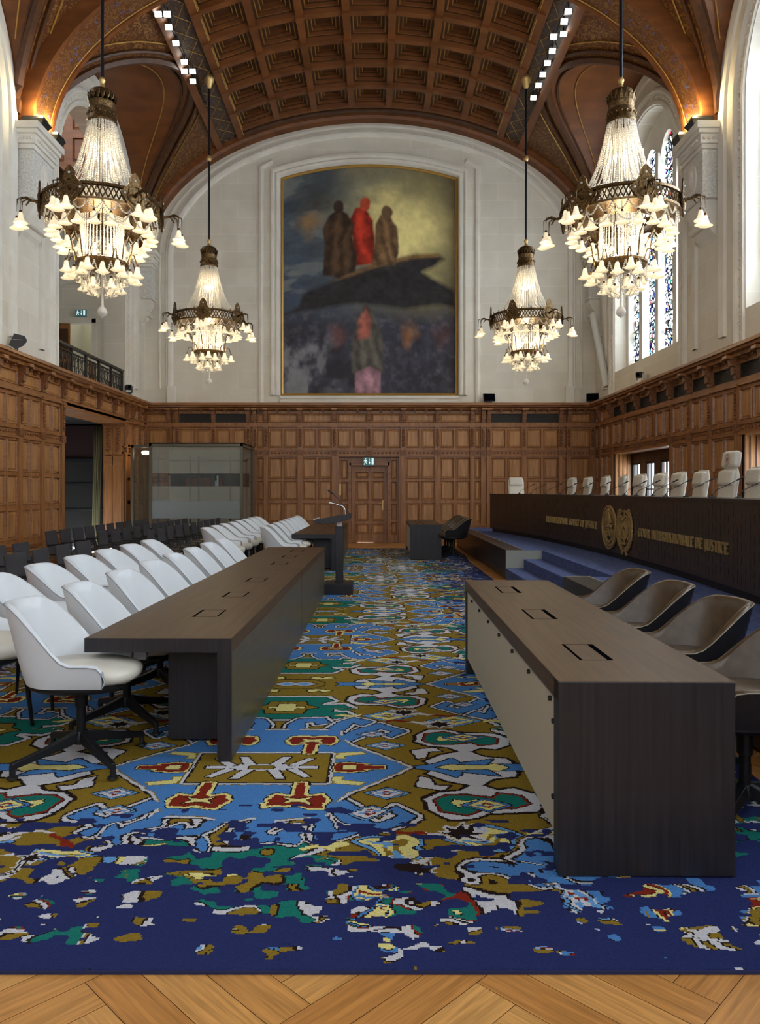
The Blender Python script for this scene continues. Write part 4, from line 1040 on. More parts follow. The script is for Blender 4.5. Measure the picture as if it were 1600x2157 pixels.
    # diamonds, stars, birds
    for cx, cy, a, b, c1, c2, c4 in ((.74, .99, .19, .13, LB_, YE, OL), (.71, .37, .12, .08, LB_, WH, RD), (1.30, 1.28, .1, .07, LB_, WH, RD), (.72, 1.35, .13, .08, BL, YE, RD)):
        put([(cx - a, cy), (cx, cy + b), (cx + a, cy), (cx, cy - b)], c1, ((.008, DK),)); put([(cx - a * .75, cy), (cx, cy + b * .75), (cx + a * .75, cy), (cx, cy - b * .75)], c2, ((.006, DK),))
        put([(cx - a * .4, cy), (cx, cy + b * .4), (cx + a * .4, cy), (cx, cy - b * .4)], c4); put([(cx - a * .5, cy - b * .1), (cx + a * .5, cy - b * .1), (cx + a * .5, cy + b * .1), (cx - a * .5, cy + b * .1)], c1); put([(cx - a * .15, cy), (cx, cy + b * .15), (cx + a * .15, cy), (cx, cy - b * .15)], c2)
    st = [(.86 + (.11 if i % 2 == 0 else .05) * math.cos(PI * i / 8), .44 + 0 + (.08 if i % 2 == 0 else .035) * math.sin(PI * i / 8)) for i in range(16)]
    put([(x + .22, y - .0 + .36) for x, y in st], DK, ((.014, WH),))
    for bx_, by_, c in ((.45, 1.0, YE), (.95, .84, WH), (1.12, 1.0, RD), (.40, 1.16, TE)):
        put([(bx_ - .09, by_), (bx_ - .04, by_ + .03), (bx_ + .04, by_), (bx_ + .10, by_ + .03), (bx_ + .09, by_ - .01), (bx_ + .02, by_ - .04), (bx_ - .02, by_ - .02), (bx_ - .05, by_)], c, ((.005, OL),))
    # knot grid: finer near the camera
    ys = [RUG[2]]
    while ys[-1] < RUG[3]: ys.append(ys[-1] + max(.007, .0015 * ys[-1]))
    ys = np.array(ys); ys[-1] = RUG[3]
    xa = np.arange(RUG[0], RUG[1] + .001, .0085); xa[-1] = RUG[1]
    Xc, Yc = np.meshgrid((xa[1:] + xa[:-1]) / 2, (ys[1:] + ys[:-1]) / 2)
    # noise fields sampled in metres
    RX, RY = RUG[1] - RUG[0], RUG[3] - RUG[2]
    def field(cx, cy, o):
        hh, ww = 3000, 1200; f = fbm(hh, ww, cy, cx, rs, o); f = (np.argsort(np.argsort(f.ravel())) / f.size).reshape(f.shape)
        ii = np.clip(((Yc - RUG[2]) / RY * (hh - 1)).astype(int), 0, hh - 1); jj = np.clip(((Xc - RUG[0]) / RX * (ww - 1)).astype(int), 0, ww - 1); return f[ii, jj]
    n1 = field(72, 320, 2); n2 = field(30, 110, 2); n3 = field(30, 110, 2); nb = field(5, 12, 3)
    dn = Yc - RUG[2]; dr = RUG[1] - Xc; dl = Xc - RUG[0]; df = RUG[3] - Yc
    pn = np.clip((dn - .06) / 1.32, 0, 1) ** .68; pr = np.clip((dr + .05) / 1.5, 0, 1) ** .9; pl = np.clip((dl + .05) / 1.5, 0, 1) ** .9; pf = np.clip((df + .2) / 1.0, 0, 1)
    p = pn * pr * pl * pf; p = np.clip(p + (nb - .5) * .12 * (p < .98), 0.01, 1); p = np.where(p > .93, 1, p)
    shift = (1 - p) * .30
    Xs = Xc + (n2 - .5) * shift * 2; Ys = Yc + (n3 - .5) * shift * 2
    u = (Xs + .65) % (2 * HX); v = (Ys - 4.35) % (2 * HY)
    u = np.where(u > HX, 2 * HX - u, u); v = np.where(v > HY, 2 * HY - v, v)
    col = img[np.clip((v / HY * (NYT - 1)).astype(int), 0, NYT - 1), np.clip((u / HX * (NXT - 1)).astype(int), 0, NXT - 1)]
    col = np.where((n1 < p)[..., None], col, NV)
    col = col * (1 + (rs.rand(*col.shape[:2]) - .5)[..., None] * .16) * (1 + (field(3, 9, 2) - .5)[..., None] * .10)
    H_, W_ = Xc.shape; xv, yv = np.meshgrid(xa, ys); Z = np.full(xv.shape, .014)
    V_ = np.stack([xv, yv, Z], -1).reshape(-1, 3); idx = np.arange(V_.shape[0]).reshape(H_ + 1, W_ + 1)
    Q = np.stack([idx[:-1, :-1], idx[:-1, 1:], idx[1:, 1:], idx[1:, :-1]], -1).reshape(-1, 4)
    me = grid_mesh('patterned_rug', V_, Q, np.clip(col.reshape(-1, 3), 0, 1)); me.materials.append(M['rug'])
    o = newobj('patterned_rug', me); tag(o, 'huge kilim patterned wool rug in olive, sky blue and navy under the desks', 'rug')
    b = MB(); b.box(RUG[0] - .004, RUG[1] + .004, RUG[2] - .004, RUG[3] + .004, 0.001, .0125); b.build('edge_binding', simple('navy_binding', lin(30, 36, 80), .9), o)
build_rug()

# ------------------------------------------------------------------ dais, steps, bench
def arcx(Y): return 3.77 - (Y - 11.6) ** 2 / 90
DZ = .53; DXE = 2.33
e = empty('dais', (0, 0, 0), 0, 'raised blue carpeted platform with dark timber curb along the right wall', 'platform')
b = MB(); S0, S1 = 9.41, 13.57
b.box(2.97, XR - .06, -3.4, 21.9, .02, DZ); b.box(DXE + .32, 2.97, S1, 21.9, .02, DZ); b.box(DXE + .32, 2.97, -3.4, S0, .02, DZ)
b.build('carpet_top', 'bluecarpet', e)
b = MB(); b.box(DXE, DXE + .31, S1, 21.6, .02, DZ + .004); b.box(DXE, DXE + .31, -3.4, S0, .02, DZ + .004)
b.build('timber_curb', 'desk', e, bevel=.004)
b = MB(); b.box(DXE, 2.97, S1 - .012, S1, .02, DZ); b.build('end_panel', 'greyend', e)
b = MB(); b.box(DXE + .31, DXE + .325, S1, 21.6, DZ, DZ + .008); b.box(DXE + .31, DXE + .325, -3.4, S0, DZ, DZ + .008); b.box(DXE - .005, DXE + .31, S0 - .012, S0 + .002, DZ - .0, DZ + .008)
b.build('edge_strip', 'stripe', e)
for k in range(2):
    b = MB(); b.box(DXE + .32 * k, 2.97, S0, S1 - .012, .0 if k == 0 else .18, .21 if k == 0 else .375); b.build('step', 'bluecarpet', e, bevel=.012)

bench = empty('judges_bench', (0, 0, 0), 0, "long curved dark timber judges' bench with gilt lettering and two round emblems", 'bench')
BY0, BY1 = 3.0, 19.9; NB = 60
def barc(off, z, n=NB): return [(arcx(BY0 + (BY1 - BY0) * i / n) + off, BY0 + (BY1 - BY0) * i / n, z) for i in range(n + 1)]
b = MB(); R = [[(arcx(y) + o, y, z) for o, z in ((0, .62), (0, 1.48), (.55, 1.48), (.55, .62))] for y in [BY0 + (BY1 - BY0) * i / NB for i in range(NB + 1)]]
b.loft(R, 0, cap=True)
def benchmat():
    t = NT('bench_veneer'); tc = t.n('ShaderNodeTexCoord'); mp = t.n('ShaderNodeMapping'); mp.inputs['Scale'].default_value = (30, 30, 2); t.l(tc, 'Object', mp, 'Vector')
    no = t.n('ShaderNodeTexNoise', i_Scale=1, i_Detail=6); t.l(mp, 'Vector', no, 'Vector')
    r = t.ramp(no, 'Fac', [(.3, lin(44, 32, 27)), (.7, lin(66, 50, 42))]); t.l(r, 'Color', t.b, 'Base Color'); t.b.inputs['Roughness'].default_value = .4; return t.m
b.build('front_panel', benchmat(), bench)
b = MB(); b.loft([[(arcx(y) + o, y, z) for o, z in ((-.015, 1.48), (-.015, 1.515), (.62, 1.515), (.62, 1.48))] for y in [BY0 + (BY1 - BY0) * i / NB for i in range(NB + 1)]], cap=True); b.build('bench_top', 'desk', bench)
b = MB(); b.loft([[(arcx(y) + o, y, z) for o, z in ((.06, DZ), (.06, .62), (.5, .62), (.5, DZ))] for y in [BY0 + (BY1 - BY0) * i / NB for i in range(NB + 1)]], cap=True); b.build('plinth', 'blackp', bench)
def onbench(s, z, d): return (arcx(s) - d, s, z)
b = MB(); rr = random.Random(5)
step = .115; col = 0; y = BY0 + .1
while y < BY1 - .1:
    z = .66 + rr.random() * .08
    while z < 1.44:
        L = rr.choice((.07, .10, .14)); 
        if z + L > 1.46: break
        b.prism([(y, z), (y + .006, z), (y + .006, z + L), (y, z + L)], onbench, .0005, .003, 1)
        if rr.random() < .55:
            b.prism([(y, z + L), (y + .005, z + L + .004), (y + .04, z + L + .05), (y + .035, z + L + .052)], onbench, .0005, .003, 0)
        z += L + rr.choice((.03, .06, .10))
    y += step * (.8 + .4 * rr.random())
y = BY0 - .5
while y < BY1:                                   # long diagonal inlay lines, broken
    k = 0
    for z in np.arange(.66, 1.42, .11):
        yy = y + (1.45 - .66) * .6 - (1.45 - z) * .6 + 0
        y1 = y + (z - .66) * .62
        if BY0 + .05 < y1 < BY1 - .1 and rr.random() < .75: b.prism([(y1, z), (y1 + .006, z), (y1 + .006 + .0558, z + .09), (y1 + .0558, z + .09)], onbench, .0005, .003, 0)
    y += .42
b.build('inlay', [simple('inlay_bronze', lin(104, 80, 50), .4, .4), 'blackp'], bench)

# lettering, drawn as strokes with thick and thin lines and serifs
TH, TN = .115, .052
def seg(x0, y0, x1, y1, w):
    dx, dy = x1 - x0, y1 - y0; L = math.hypot(dx, dy); nx, ny = -dy / L * w / 2, dx / L * w / 2
    return [(x0 + nx, y0 + ny), (x0 - nx, y0 - ny), (x1 - nx, y1 - ny), (x1 + nx, y1 + ny)]
def st(x, w=TH): return [seg(x, 0, x, 1, w), seg(x - w * 1.0, .02, x + w * 1.0, .02, .04), seg(x - w * 1.0, .98, x + w * 1.0, .98, .04)]
def arc(cx, cy, rx, ry, a0, a1, n=14, w=(TN, TH)):
    P = []
    for i in range(n):
        t0 = a0 + (a1 - a0) * i / n; t1 = a0 + (a1 - a0) * (i + 1) / n
        q = []
        for t in (t0, t1):
            ww = w[0] + (w[1] - w[0]) * abs(math.cos(t)); q.append(((cx + (rx + ww / 2) * math.cos(t), cy + (ry + ww / 2) * math.sin(t)), (cx + (rx - ww / 2) * math.cos(t), cy + (ry - ww / 2) * math.sin(t))))
        P.append([q[0][0], q[0][1], q[1][1], q[1][0]])
    return P
G = {
 'I': (.30, lambda: st(.15)),
 'N': (.84, lambda: [seg(.14, 0, .14, 1, TN), seg(.70, 0, .70, 1, TN), seg(.12, .98, .70, .02, TH), seg(.03, .02, .25, .02, .04), seg(.0, .98, .2, .98, .04), seg(.6, .98, .81, .98, .04)]),
 'T': (.70, lambda: [seg(.34, 0, .34, 1, TH), seg(.02, .97, .66, .97, TN), seg(.03, .97, .01, .82, .04), seg(.65, .97, .67, .82, .04), seg(.2, .02, .48, .02, .04)]),
 'E': (.60, lambda: st(.14) + [seg(.1, .97, .52, .97, TN), seg(.1, .03, .54, .03, TN), seg(.1, .52, .44, .52, TN), seg(.52, .97, .53, .84, .04), seg(.54, .03, .57, .17, .04)]),
 'F': (.56, lambda: st(.14) + [seg(.1, .97, .52, .97, TN), seg(.1, .52, .44, .52, TN), seg(.52, .97, .53, .84, .04)]),
 'L': (.56, lambda: st(.14) + [seg(.1, .03, .50, .03, TN), seg(.50, .03, .53, .17, .04)]),
 'R': (.70, lambda: st(.14) + arc(.28, .74, .20, .23, PI / 2, -PI / 2, 10) + [seg(.12, .97, .30, .97, TN), seg(.12, .51, .30, .51, TN), seg(.34, .5, .66, .0, TH)]),
 'A': (.78, lambda: [seg(.10, 0, .38, 1, TN), seg(.36, 1, .68, 0, TH), seg(.2, .36, .58, .36, .05), seg(.0, .02, .2, .02, .04), seg(.56, .02, .78, .02, .04)]),
 'O': (.88, lambda: arc(.43, .5, .34, .47, 0, 2 * PI, 24)),
 'C': (.76, lambda: arc(.42, .5, .33, .47, .75, 2 * PI - .75, 20) + [seg(.68, .95, .67, .78, .04)]),
 'U': (.80, lambda: [seg(.15, .35, .15, 1, TH), seg(.66, .35, .66, 1, TN), seg(.03, .98, .27, .98, .04), seg(.56, .98, .76, .98, .04)] + arc(.405, .36, .255, .33, PI, 2 * PI, 12)),
 'J': (.40, lambda: [seg(.22, -.05, .22, 1, TH), seg(.1, .98, .34, .98, .04), seg(.24, -.02, .02, -.22, .06)]),
 'S': (.56, lambda: arc(.28, .74, .18, .22, .5, 1.5 * PI, 12, (TN, TH)) + arc(.27, .26, .20, .24, PI / 2, -PI + .5, 12, (TN, TH))),
 'D': (.82, lambda: st(.14) + arc(.30, .5, .40, .47, PI / 2, -PI / 2, 16) + [seg(.12, .97, .32, .97, TN), seg(.12, .03, .32, .03, TN)]),
 ' ': (.36, lambda: []),
}
def lettering(text, ya, yb, z0, z1, name):
    total = sum(G[c][0] + .06 for c in text); k = (ya - yb) / total; h = z1 - z0; b = MB(); x = 0
    for ch in text:
        wd, f = G[ch]
        for poly in f():
            b.prism([(ya - (x + px_) * k, z0 + py_ * h) for px_, py_ in poly], onbench, .010, .028)
        x += wd + .06
        if ch == ' ': b.build(name, 'brass', bench, recalc=True); b = MB()
    b.build(name, 'brass', bench, recalc=True)
lettering('INTERNATIONAL COURT OF JUSTICE', 15.80, 12.80, .945, 1.07, 'lettering_word')
lettering('COUR INTERNATIONALE DE JUSTICE', 10.82, 7.72, .942, 1.066, 'lettering_word')
def ringprism(b, cy, cz, r0, r1, a0, a1, n, d0, d1, sy=1, sz=1):
    for i in range(n):
        t0 = a0 + (a1 - a0) * i / n; t1 = a0 + (a1 - a0) * (i + 1) / n
        b.prism([(cy - r0 * sy * math.cos(t0), cz + r0 * sz * math.sin(t0)), (cy - r1 * sy * math.cos(t0), cz + r1 * sz * math.sin(t0)), (cy - r1 * sy * math.cos(t1), cz + r1 * sz * math.sin(t1)), (cy - r0 * sy * math.cos(t1), cz + r0 * sz * math.sin(t1))], onbench, d0, d1)
def blob(b, cy, cz, ry, rz, ang, d0, d1, n=10):
    P = []
    for i in range(n):
        a = 2 * PI * i / n; u, v = ry * math.cos(a), rz * math.sin(a); P.append((cy - (u * math.cos(ang) - v * math.sin(ang)), cz + u * math.sin(ang) + v * math.cos(ang)))
    b.prism(P, onbench, d0, d1)
def seal():
    b = MB(); cy, cz = 12.17, 1.01
    ringprism(b, cy, cz, .325, .35, 0, 2 * PI, 40, .01, .035); ringprism(b, cy, cz, .27, .28, 0, 2 * PI, 40, .01, .03)
    for i in range(26):                                     # sun rays of the upper half
        a = -.15 + (PI + .3) * i / 25; ringprism(b, cy, cz, .15, .315, a - .018, a + .018, 1, .01, .028)
    # seated figure holding scales, simplified masses
    blob(b, cy, cz + .14, .045, .13, 0, .01, .04); blob(b, cy, cz + .27, .028, .035, 0, .01, .045); blob(b, cy - .06, cz + .15, .018, .09, .5, .01, .035); blob(b, cy + .06, cz + .15, .018, .09, -.5, .01, .035)
    b.prism([(cy - .12, cz), (cy + .12, cz), (cy + .10, cz + .05), (cy - .10, cz + .05)], onbench, .01, .04)
    for s in (-1, 1):                                        # two hemispheres
        ringprism(b, cy + s * .075, cz - .08, .055, .07, 0, 2 * PI, 18, .01, .035); ringprism(b, cy + s * .075, cz - .08, 0.0, .02, 0, 2 * PI, 8, .01, .03); blob(b, cy + s * .075 + .02, cz - .07, .02, .035, .4 * s, .01, .034)
        for k in range(9):
            a = PI + .35 + k * .16; 
            blob(b, cy + s * .21 * math.cos(a) * -1, cz + .23 * math.sin(a) + .0, .016, .036, a * s, .01, .034)
    for k in range(22):
        a = PI + .15 + (PI - .3) * k / 21; blob(b, cy + .295 * math.cos(a), cz + .295 * math.sin(a), .012, .022, a, .01, .03)
    b.build('round_seal', 'brass', bench, recalc=True)
    b = MB(); cy, cz = 11.44, 1.04; ax, az = .27, .27
    for r in (.07, .13, .19, .255): ringprism(b, cy, cz, r - .006, r + .006, 0, 2 * PI, 32, .01, .03)
    ringprism(b, cy, cz, .250, .262, 0, 2 * PI, 36, .01, .032)
    for k in range(8):
        a = PI * k / 4; ringprism(b, cy, cz, .03, .255, a - .02, a + .02, 1, .01, .03)
    for (py_, pz_, ry, rz, an) in ((-.04, .03, .05, .035, .3), (-.10, .0, .05, .03, 1.2), (.05, .04, .06, .04, -.3), (.09, -.02, .04, .05, .2), (.0, -.08, .03, .06, .2), (-.12, -.09, .03, .055, -.6), (.07, -.13, .035, .05, .5), (.13, .09, .04, .03, .4), (-.03, .14, .05, .025, .1), (.02, -.17, .02, .03, 0), (.16, -.08, .02, .04, 0)):
        blob(b, cy - py_, cz + pz_, ry, rz, an, .01, .036)
    for s in (-1, 1):                                        # laurel branches
        for k in range(13):
            a = -PI / 2 + s * (.25 + k * .185); rr_ = .325
            for o in (-.022, .022):
                blob(b, cy + (rr_ + o) * math.cos(a) * -1 * 1.0, cz - .01 + (rr_ + o) * math.sin(a), .013, .045, a + s * .35 * (1 if o > 0 else -1), .01, .034, 8)
        b.prism([(cy - s * .01, cz - .33), (cy - s * .03, cz - .32), (cy - s * .13, cz - .40), (cy - s * .09, cz - .42)], onbench, .01, .032)
    b.build('laurel_emblem', 'brass', bench, recalc=True)
seal()

# microphones on the bench
def bench_mic():
    e = empty('gooseneck_microphone')
    b = MB(); b.lathe([(0, 0), (.04, 0), (.04, .012), (.012, .02), (.01, .04), (0, .04)], 12); b.build('base', 'blackp', e, smooth=40)
    b = MB(); pts = [(0, 0, .03), (.05, 0, .09), (.14, 0, .13), (.30, 0, .21)]; b.tube(pts, .0045, 6); b.build('gooseneck', 'blackp', e)
    b = MB(); b.tube([(.29, 0, .205), (.36, 0, .24)], .010, 8); b.build('capsule', 'blackp', e)
    return e
mic0 = bench_mic()
MY = [8.0, 8.75, 9.6, 10.35, 10.85, 11.55, 12.1, 12.95, 13.8, 14.7, 15.6, 16.5, 17.5, 18.3]
for i, y in enumerate(MY):
    m = mic0 if i == 0 else copy_tree(mic0); m.location = (arcx(y) + .20, y, 1.515)
    tag(m, 'thin black gooseneck microphone on the bench, number %s from the right of the picture' % ORD[i] if i < 12 else 'thin black gooseneck microphone near the far end of the bench, %s from its end' % ('second' if i == 12 else 'first'), 'microphone', "microphones along the judges' bench")

# judges' chairs
def rbox(mb, cx, cy, cz, sx, sy, sz, r, tilt=0, m=0, seg=4):
    """pillow: rounded slab centred, thickness sx along x, lofted in z with rounded corners, tilted about y"""
    rings = []; N = 10
    for i in range(N + 1):
        t = -1 + 2 * i / N; e_ = (1 - abs(t) ** 6) ** (1 / 4) if abs(t) < 1 else 0.0
        z = t * sz / 2; hx = sx / 2 * (.35 + .65 * e_); hy = sy / 2 * (.80 + .20 * e_)
        ring_ = []
        for k in range(20):
            a = 2 * PI * k / 20; c, s = math.cos(a), math.sin(a); pw = .45
            x = hx * math.copysign(abs(c) ** pw, c); y = hy * math.copysign(abs(s) ** pw, s)
            ring_.append((cx + x * math.cos(tilt) + z * math.sin(tilt), cy + y, cz + z * math.cos(tilt) - x * math.sin(tilt)))
        rings.append(ring_)
    mb.loft(rings, m, cap=True)
def judge_chair():
    e = empty('judges_chair')                         # faces local -x
    b = MB(); rbox(b, .27, 0, .86, .075, .42, .90, .03, .16); b.build('backrest', 'jleather', e, smooth=60)
    b = MB(); rbox(b, .285, 0, 1.185, .085, .37, .20, .03, .16); b.build('headrest', 'jleather', e, smooth=60)
    b = MB(); b.cbox((-.02, 0, .47), .52, .50, .10); b.build('seat', 'jleather', e, bevel=.035)
    for s in (-1, 1):
        b = MB(); b.tube([(.2, s * .27, .5), (.18, s * .29, .68), (-.12, s * .29, .70), (-.16, s * .28, .5)], .02, 8); b.build('armrest', 'chrome', e, smooth=60)
    b = MB(); b.lathe([(0, .09), (.03, .09), (.03, .43), (.08, .43), (0, .44)], 12); b.build('column', 'black', e, smooth=40)
    b = MB()
    for k in range(5):
        a = 2 * PI * k / 5; b.tube([(0, 0, .09), (.28 * math.cos(a), .28 * math.sin(a), .05)], [.025, .015], 6); b.ico((.28 * math.cos(a), .28 * math.sin(a), .03), .03)
    b.build('star_base', 'black', e)
    return e
jc = judge_chair(); used = False
CY = [9.4, 10.2, 11.13, 11.93, 12.65, 13.55, 14.35, 15.25, 16.2, 17.1]
JX = lambda y: 4.45 - (y - 11.6) ** 2 / 90
names_j = ['half cut off by the right edge of the picture', 'tall one with crest', 'next left of the crested chair']
for i, y in enumerate(CY):
    c = jc if i == 0 else copy_tree(jc); slope = (y - 11.6) / 45
    c.scale = (1.045,) * 3; c.location = (JX(y), y, DZ); c.rotation_euler = (0, 0, random.uniform(-.06, .08))
    lab = ('ivory high backed chair behind the bench, at the right edge of the picture' if i == 0 else
           'ivory high backed chair with a raised crested headrest behind the bench' if i == 1 else
           'ivory high backed chair behind the bench, %s to the left of the crested chair' % ORD[i - 2])
    tag(c, lab, 'chair', "judges' chairs behind the bench")
    if i == 1:
        b = MB(); rbox(b, .345, 0, 1.42, .10, .36, .22, .03, .12); h = b.build('crested_headrest', 'jleather', c, smooth=60); h['label'] = 'ivory raised headrest with a red round crest'
        b = MB(); P = [(math.cos(2 * PI * k / 18), math.sin(2 * PI * k / 18)) for k in range(18)]
        for r0, r1 in ((.062, .056), (.044, .040), (.024, .0)):
            b.add([(.288 + (p[1] * r0) * .12, p[0] * r0, 1.42 + p[1] * r0 * 1.25) for p in P] + [(.288 + (p[1] * r1) * .12, p[0] * r1, 1.42 + p[1] * r1 * 1.25) for p in P], [(k, (k + 1) % 18, 18 + (k + 1) % 18, 18 + k) for k in range(18)])
        b.build('crest', 'redmark', h)
c = copy_tree(jc); c.location = (3.93, 20.9, DZ + .07); c.rotation_euler = (0, 0, PI / 2); tag(c, 'lone ivory high backed chair facing the room beyond the far end of the bench', 'chair', "judges' chairs behind the bench")

# ------------------------------------------------------------------ desks
ROT = .0095
def desk_left(name, y0, y1, x0, label, slots, near_open=True):
    """L shaped conference desk; local x: -.86 .. 0 (front face at 0), local y 0..L"""
    L = y1 - y0; e = empty(name, (x0, y0, 0), -ROT, label, 'desk', 'dark desks on the left of the aisle')
    T = .083
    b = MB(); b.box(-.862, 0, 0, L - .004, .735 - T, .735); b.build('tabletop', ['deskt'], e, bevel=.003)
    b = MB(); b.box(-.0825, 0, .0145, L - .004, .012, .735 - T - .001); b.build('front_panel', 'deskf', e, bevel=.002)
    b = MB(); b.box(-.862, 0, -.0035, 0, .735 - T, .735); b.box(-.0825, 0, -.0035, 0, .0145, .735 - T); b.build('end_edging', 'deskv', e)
    for yy in (.35, L - .45):
        b = MB(); b.box(-.47, -.09, yy, yy + .30, .03, .651); b.build('pedestal', 'deskv', e, bevel=.003)
    for s in slots:
        b = MB(); b.box(-.42, -.405, s, s + .30, .7352, .7365); b.box(-.255, -.245, s + .02, s + .30, .7352, .7365); b.box(-.405, -.255, s, s + .004, .7352, .7358); b.box(-.405, -.255, s + .297, s + .30, .7352, .7358); b.build('cable_slot', 'slit', e)
    return e
desk_left('conference_desk', 4.44, 8.29, -.84, 'long dark timber desk nearest the camera on the left', [.75, 1.72, 2.75])
desk_left('conference_desk', 8.29, 11.58, -.803, 'dark timber desk section between the nearest left desk and the lectern', [.15 + .4, 1.5, 2.4])
desk_left('conference_desk', 14.96, 20.3, -.785, 'dark timber desk far down the left side beyond the lectern', [.6, 1.6, 2.6, 3.6, 4.6])
def desk_right(y0, y1, x0, label, slots, knobs):
    L = y1 - y0; W = .722; H = .817; T = .083; e = empty('registry_desk', (x0, y0, 0), -ROT, label, 'desk', 'dark desks on the right of the aisle')
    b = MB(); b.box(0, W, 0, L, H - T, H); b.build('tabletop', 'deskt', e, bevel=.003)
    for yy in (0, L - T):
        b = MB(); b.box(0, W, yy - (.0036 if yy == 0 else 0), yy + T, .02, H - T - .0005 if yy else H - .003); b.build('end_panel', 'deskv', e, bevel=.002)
    b = MB(); b.box(.012, .026, T + .004, L - T - .004, .15, H - T - .012); mp = b.build('modesty_panel', 'cream', e)
    b = MB(); b.box(.006, .03, T, L - T, H - T - .012, H - T - .001); b.build('panel_rail', 'steel', e)
    if knobs:
        pts = [(T + .03, .62), (T + .03, .3)] + [(T + .1 + .48 * k, H - T - .035) for k in range(int((L - .3) / .48) + 1)]
        for yy, zz in pts:
            b = MB(); b.lathe([(0, -.008), (.011, -.008), (.011, .006), (0, .006)], 10); b.v = [(.004 - z_, yy + x_, zz + y_) for x_, y_, z_ in b.v]; b.build('fixing', 'blackp', mp)
    for s in slots:
        b = MB(); b.box(.19, .203, s, s + .36, H + .0002, H + .0014); b.box(.318, .345, s, s + .36, H + .0002, H + .0014); b.box(.203, .318, s, s + .003, H + .0002, H + .0008); b.box(.203, .318, s + .357, s + .36, H + .0002, H + .0008)
        b.build('cable_slot', 'slit', e)
    return e
desk_right(3.115, 6.63, .750, 'big dark timber desk with cream side panel in the right foreground', [.39, 1.51, 2.69], True)
desk_right(17.4, 20.3, .792, 'dark timber desk with cream side panel near the far door', [.4, 1.5], False)

